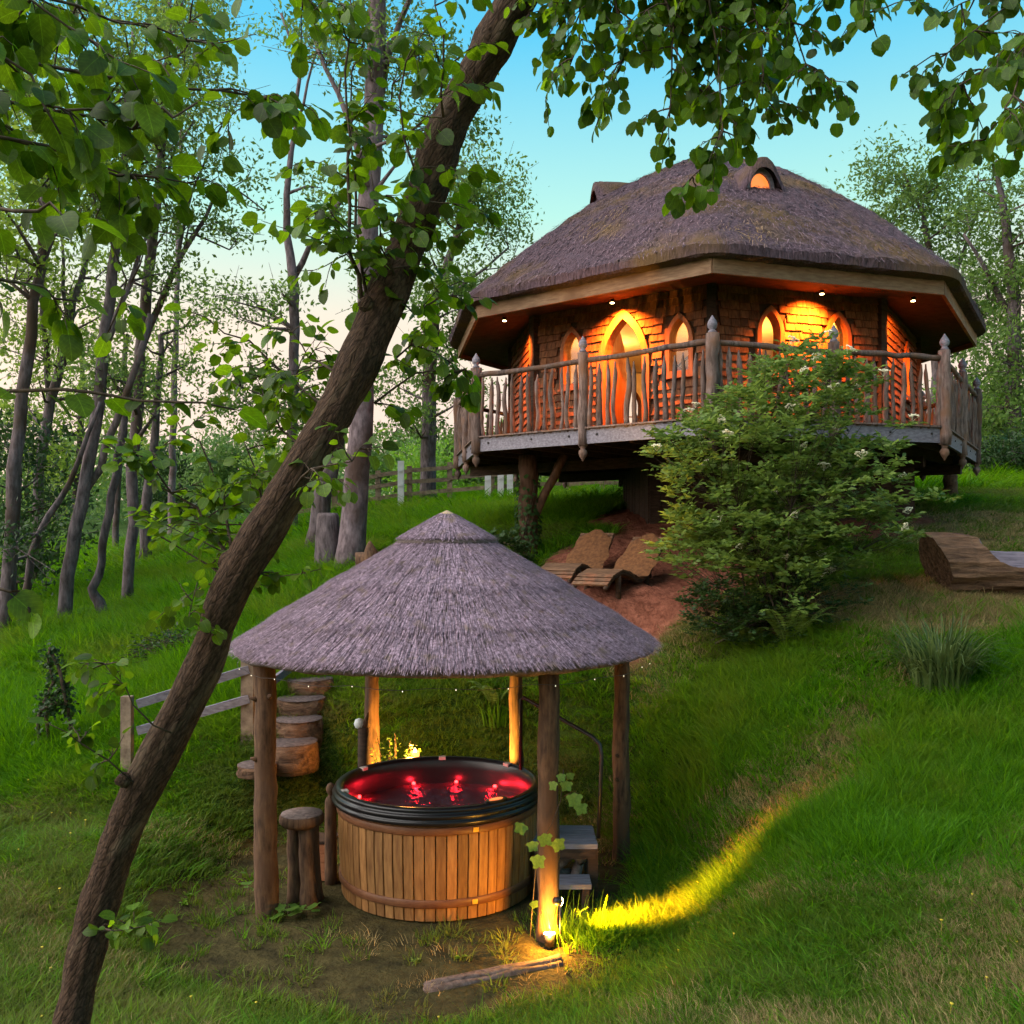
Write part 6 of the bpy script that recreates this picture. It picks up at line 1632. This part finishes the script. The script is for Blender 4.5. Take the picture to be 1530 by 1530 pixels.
# lobed leaf
mb = MB(); n = 26; rim_ = []
for k in range(n):
    a = 2 * math.pi * k / n; r = .5 * (1 + .18 * math.cos(5 * a) + .06 * math.cos(13 * a)) * (1 - .35 * (math.cos(a / 2) ** 14)); rim_.append((r * math.sin(a), .45 - r * math.cos(a), .08 * abs(math.sin(a)) - .1 * (1 - math.cos(a)) * .5))
mb.add([(0, .45, 0)] + rim_, [(0, 1 + k, 1 + (k + 1) % n) for k in range(n)]); vine_me = protomesh(mb, 'leaf', M['vine_leaf'])
for px, py, Y, sz in ((782, 1236, 7.8, .11), (795, 1262, 7.78, .10), (803, 1284, 7.76, .13), (812, 1252, 7.76, .12), (830, 1260, 7.76, .12), (858, 1192, 7.8, .13), (866, 1206, 7.78, .11), (846, 1172, 7.82, .1), (796, 1350, 7.79, .07), (838, 1160, 7.83, .08), (828, 1172, 7.8, .09), (852, 1158, 7.84, .07)):
    d = Vector((rng.uniform(-.5, .5), -.35, -1)).normalized(); inst(vine_me, 'leaf', vn, W(px, py, Y) + Vector((0, 0, sz * .4)), leaf_matrix(d, Vector((rng.uniform(-.4, .4), -1, .5)), rng.uniform(-.4, .4)), sz)
# broad leaves by the stool, and plant lit by the candle
def rosette(pos, n, sz, label, mat_me, lift=.3, name='leafy_plant'):
    t = empty(name, pos, label, 'plant', 'small leafy plants by the tub')
    mb = MB(); mb.tube([pos, pos + Vector((0, 0, .05 + lift * .6))], .004, 4); mb.build('stem', M['twig'], t)
    for k in range(n):
        a = 6.28 * k / n + rng.uniform(-.4, .4); d = Vector((math.cos(a), math.sin(a), rng.uniform(-.2, .4))).normalized(); inst(mat_me, 'leaf', t, pos + Vector((0, 0, .04 + lift * rng.random())) + d * .03, leaf_matrix(d, Vector((rng.gauss(0, .2), rng.gauss(0, .2), 1)), 0), sz * rng.uniform(.7, 1.15))
for px, py, n, sz, lf, lb_ in ((430, 1372, 5, .12, .06, 'broad-leaved weed at the foot of the log stool'), (458, 1372, 5, .13, .05, 'broad-leaved weed between stool and front post'), (372, 1345, 6, .07, .2, 'upright nettle-like weed beside the front left post'), (200, 1400, 7, .12, .25, 'pale-leaved seedling beside the leaning trunk')):
    rosette(ground_hit(px, py), n, sz, lb_, vine_me if n != 7 else LEAF_ME[0], lf)
pp = W(590, 1150, 10.65); pp.z = gz(pp.x, pp.y)
t = empty('leafy_plant', pp, 'small bush lit yellow by the candle jar', 'plant', 'small leafy plants by the tub')
Cs, Ds, Us, Ss = [], [], [], []
mb = MB()
for k in range(16):
    e = pp + Vector((rng.gauss(0, .17), rng.gauss(0, .08), 0)); e.z = rng.uniform(-2.62, -2.22); mb.tube([pp, pp.lerp(e, .5) + Vector((0, 0, .05)), e], .004, 4, caps=False)
    for _ in range(16): Cs.append(pp.lerp(e, rng.uniform(.55, 1)) + Vector((rng.gauss(0, .03), rng.gauss(0, .03), rng.gauss(0, .03)))); Ds.append(Vector((rng.gauss(0, 1), rng.gauss(0, 1), rng.gauss(0, .6))).normalized()); Us.append(Vector((rng.gauss(0, .5), rng.gauss(0, .5), 1)).normalized()); Ss.append(rng.uniform(.03, .055))
mb.build('stem', M['twig'], t); V, Fq = leaflets(np.array(Cs), np.array(Ds), np.array(Us), np.array(Ss), 1.5); npmesh('foliage', V, Fq, M['vine_leaf'], t, False)['kind'] = 'stuff'

# ------------------------------------------------------------------ grass
def tuft(n, h, r, wid, bend, seed, segs=3, upright=.3):
    g = random.Random(seed); V, Fq = [], []
    for k in range(n):
        a = g.uniform(0, 6.28); rr = r * g.random() ** .5; b_ = Vector((rr * math.cos(a), rr * math.sin(a), -.02)); l = h * g.uniform(.45, 1.1); az = a + g.uniform(-1.2, 1.2); d = Vector((math.cos(az), math.sin(az), 0)); f2 = g.uniform(0, 6.28); sd = Vector((math.cos(f2), math.sin(f2), 0)); o = len(V); bd_ = bend * g.uniform(.2, 1.2); w0 = wid * g.uniform(.6, 1.3)
        for j in range(segs + 1):
            f = j / segs; p = b_ + d * (l * (bd_ * f * f + upright * .3 * f)) + Vector((0, 0, l * (f - .35 * bd_ * f * f))); w = w0 * (1 - f) ** .7
            V += [p - sd * w, p + sd * w]
        Fq += [(o + 2 * j, o + 2 * j + 1, o + 2 * j + 3, o + 2 * j + 2) for j in range(segs)]
    return V, Fq
def weed(seed):
    g = random.Random(seed); V, Fq = [], []
    for k in range(9):
        a = g.uniform(0, 6.28); d = Vector((math.cos(a), math.sin(a), g.uniform(.1, .7))).normalized(); l = g.uniform(.5, 1.0); sd = Vector((-math.sin(a), math.cos(a), 0)); w = l * .2; o = len(V)
        V += [Vector((0, 0, 0)), d * l * .5 + sd * w + Vector((0, 0, .06)), d * l - Vector((0, 0, .12 * l)), d * l * .5 - sd * w + Vector((0, 0, .06))]; Fq.append((o, o + 1, o + 2, o + 3))
    return V, Fq
def proto_obj(name, VF, mat):
    me = bpy.data.meshes.new(name); me.from_pydata([tuple(v) for v in VF[0]], [], VF[1]); me.materials.append(mat); return bpy.data.objects.new(name, me)
def scatter(name, pts, rot, scl, protos, label, cat='grass'):
    me = bpy.data.meshes.new(name); me.vertices.add(len(pts)); me.vertices.foreach_set('co', pts.astype(np.float32).ravel())
    for nm, A in (('rz', rot), ('tilt', nr.normal(0, .12, len(pts))), ('sx', scl[:, 0]), ('sz', scl[:, 1])):
        at = me.attributes.new(nm, 'FLOAT', 'POINT'); at.data.foreach_set('value', np.asarray(A, dtype=np.float32))
    at = me.attributes.new('pick', 'INT', 'POINT'); at.data.foreach_set('value', nr.integers(0, len(protos), len(pts)).astype(np.int32))
    o = bpy.data.objects.new(name, me); col.objects.link(o); tag(o, label, cat, kind='stuff')
    ng = bpy.data.node_groups.new(name, 'GeometryNodeTree')
    ng.interface.new_socket('Geometry', in_out='INPUT', socket_type='NodeSocketGeometry'); ng.interface.new_socket('Geometry', in_out='OUTPUT', socket_type='NodeSocketGeometry')
    N = ng.nodes; L = ng.links; gi = N.new('NodeGroupInput'); go = N.new('NodeGroupOutput')
    jn = N.new('GeometryNodeJoinGeometry')
    for p in protos:
        oi = N.new('GeometryNodeObjectInfo'); oi.inputs['Object'].default_value = p; oi.inputs['As Instance'].default_value = True; L.new(oi.outputs['Geometry'], jn.inputs[0])
    ip = N.new('GeometryNodeInstanceOnPoints'); ip.inputs['Pick Instance'].default_value = True
    def att(nm, typ='FLOAT'):
        a = N.new('GeometryNodeInputNamedAttribute'); a.data_type = typ; a.inputs['Name'].default_value = nm; return a.outputs[0]
    L.new(gi.outputs[0], ip.inputs['Points']); L.new(jn.outputs[0], ip.inputs['Instance']); L.new(att('pick', 'INT'), ip.inputs['Instance Index'])
    cr_ = N.new('ShaderNodeCombineXYZ'); L.new(att('tilt'), cr_.inputs[0]); L.new(att('rz'), cr_.inputs[2]); L.new(cr_.outputs[0], ip.inputs['Rotation'])
    cs_ = N.new('ShaderNodeCombineXYZ'); L.new(att('sx'), cs_.inputs[0]); L.new(att('sx'), cs_.inputs[1]); L.new(att('sz'), cs_.inputs[2]); L.new(cs_.outputs[0], ip.inputs['Scale'])
    L.new(ip.outputs[0], go.inputs[0])
    md = o.modifiers.new('scatter', 'NODES'); md.node_group = ng
    return o
def sample(n, y0, y1):
    """area-uniform points in a band of the view wedge, widened so a step aside still sees grass"""
    y = np.sqrt(nr.uniform(y0 * y0, y1 * y1, n)); x = nr.uniform(-.62, .62, n) * (y + 2.0); return x, y
def grass_height(x, y):
    h = np.full(x.shape, .10)
    w1 = wob(x, y, .9); w2 = wob(x + 7, y - 3, 2.1)
    h = h + sstep(2.3, 3.4, -x + .25 * w2) * sstep(10.4, 12.0, y + .35 * w1) * (.22 + .10 * w1)
    h = np.where((x >= -2.3) & (x < 1.2) & (y > 11) & (y < 14.5), .12 + .04 * w1, h)
    rb_ = sstep(.9, 1.6, x + .12 * w2) * sstep(7.6, 8.4, y + .25 * w1 + (x - 1.2) * .25) * (1 - sstep(11.2, 12.2, y))
    h = h + rb_ * (.12 + .10 * np.clip(w1 + .4 * w2, -.6, 1.2))
    # unmown fringe that runs from the spotlight up the bank
    fx0, fy0, fx1, fy1 = fx + .1, 7.85, 2.75, 8.45
    t = np.clip(((x - fx0) * (fx1 - fx0) + (y - fy0) * (fy1 - fy0)) / ((fx1 - fx0) ** 2 + (fy1 - fy0) ** 2), 0, 1.25)
    dist = np.hypot(x - fx0 - t * (fx1 - fx0), y - fy0 - t * (fy1 - fy0))
    h = h + .14 * np.exp(-(dist / .16) ** 2)
    h = h * (1 - .8 * np.exp(-(((x + 2.75) / .55) ** 2 + ((y - 11.4) / 1.2) ** 4)))
    h = np.where((y > 14.5) & (x > -2.3), .13 + .05 * w1, h)
    h = np.where((y > 19), .26 + .08 * w1, h)
    h = np.where((x > 6) & (y > 12.2) & (y < 22), .09 + .02 * w1, h)
    return np.clip(h, .05, .5)
def allowed(x, y):
    k = (earth_mask(x, y) < nr.uniform(.15, .55, x.shape)) & ~((np.hypot(x - TC.x, y - TC.y) < 1.0)) & ~((x > bx0 - .1) & (x < bx1 + .1) & (y > by0 - .1) & (y < by1 + .1))
    k &= pad_mask(x, y) < nr.uniform(.25, 1.02, x.shape) ** 1.0
    k &= np.hypot(x - tp[1].x, y - 5.0) > .2
    return k
greens = [proto_obj('grass_a', tuft(26, 1.0, .32, .016, .55, 1), M['grass']), proto_obj('grass_b', tuft(22, 1.0, .30, .014, .8, 2), M['grass']), proto_obj('grass_c', tuft(18, 1.1, .26, .018, .35, 3), M['grass'])]
lawns = [proto_obj('lawn_a', tuft(34, 1.0, 1.1, .05, .7, 4, 2), M['grass_lawn']), proto_obj('lawn_b', tuft(30, 1.0, 1.0, .06, .9, 5, 2), M['grass_lawn'])]
drys = [proto_obj('dry_a', tuft(24, 1.0, 1.2, .035, 1.1, 6, 2), M['grass_dry']), proto_obj('dry_b', tuft(20, 1.0, 1.1, .03, .9, 7, 2), M['grass_dry'])]
weeds = [proto_obj('weed_a', weed(8), M['leaf_bright']), proto_obj('weed_b', weed(9), M['leaf_elder'])]
G1, G2, G3, G4 = [], [], [], []
for n, y0, y1, sxy, hs in ((24000, 4.6, 9.0, .34, 1.0), (28000, 9.0, 14.0, .44, 1.0), (18000, 14.0, 22.0, .66, 1.1), (10000, 22.0, 40.0, 1.25, 1.25)):
    x, y = sample(n, y0, y1); k = allowed(x, y); x, y = x[k], y[k]; z = gz_np(x, y)
    h = grass_height(x, y) * nr.uniform(.65, 1.3, x.shape) * hs
    dry = dry_mask(x, y) + .55 * sstep(.1, .8, wob(x + 3, y + 5, .8) + .5 * wob(x - 2, y + 1, 2.3)) * sstep(.3, 1.3, x) * (y < 14) + .35 * sstep(.2, .8, wob(x + 1, y - 2, 1.1)) * (y < 11)
    isdry = nr.random(x.shape) < np.clip(dry * 1.15, 0, .93)
    tall = (h > .12) & ~isdry; low = ~tall & ~isdry
    P = np.stack([x, y, z], 1)
    def add(G, mk, hh, sx): G.append((P[mk], hh[mk], np.full(mk.sum(), sx) * nr.uniform(.8, 1.2, mk.sum())))
    add(G1, tall, h, sxy); add(G2, low, h, sxy * .30); add(G3, isdry, np.minimum(h, .13), sxy * .30)
    wd = (nr.random(x.shape) < .06 + .05 * (wob(x - 4, y + 2, 1.4) > .3)) & (y < 14); add(G4, wd, np.full(x.shape, .09) * nr.uniform(.5, 1.9, x.shape), .075)
ft = .12 + nr.random(900) * 1.0; fxx = fx + .08 + ft * (2.75 - fx - .08) + nr.normal(0, .09, 900); fyy = 7.83 + ft * .62 + nr.normal(0, .09, 900)
G1.append((np.stack([fxx, fyy, gz_np(fxx, fyy)], 1), .20 * nr.uniform(.6, 1.35, 900), nr.uniform(.22, .36, 900)))
for G, nm, pr, lb_ in ((G1, 'meadow_grass', greens, 'long green meadow grass covering the banks'), (G2, 'lawn_grass', lawns, 'short mown lawn grass'), (G3, 'dry_grass', drys, 'straw-coloured dry mown grass patches'), (G4, 'lawn_weeds', weeds, 'scattered broad-leaved lawn weeds')):
    P = np.concatenate([g[0] for g in G]); hh = np.concatenate([g[1] for g in G]); sx = np.concatenate([g[2] for g in G])
    scatter(nm, P, nr.uniform(0, 6.28, len(P)), np.stack([sx, hh], 1), pr, lb_)
# buttercups
mb = MB(); mb.lathe([(.002, 0), (.008, .004), (.010, .010), (.003, .010)], (0, 0, .10), 6); mb.tube([(0, 0, 0), (0, 0, .10)], .001, 3, caps=False)
bo_ = bpy.data.objects.new('buttercup', protomesh(mb, 'buttercup', M['yellow']))
x, y = sample(130, 5.2, 11); k = allowed(x, y) & (wob(x, y, .7) > -.3); x, y = x[k], y[k]
scatter('buttercups', np.stack([x, y, gz_np(x, y)], 1), nr.uniform(0, 6.28, len(x)), np.stack([nr.uniform(.7, 1.2, len(x)), nr.uniform(.5, 1.3, len(x))], 1), [bo_], 'tiny yellow buttercups dotted through the lawn', 'flowers')
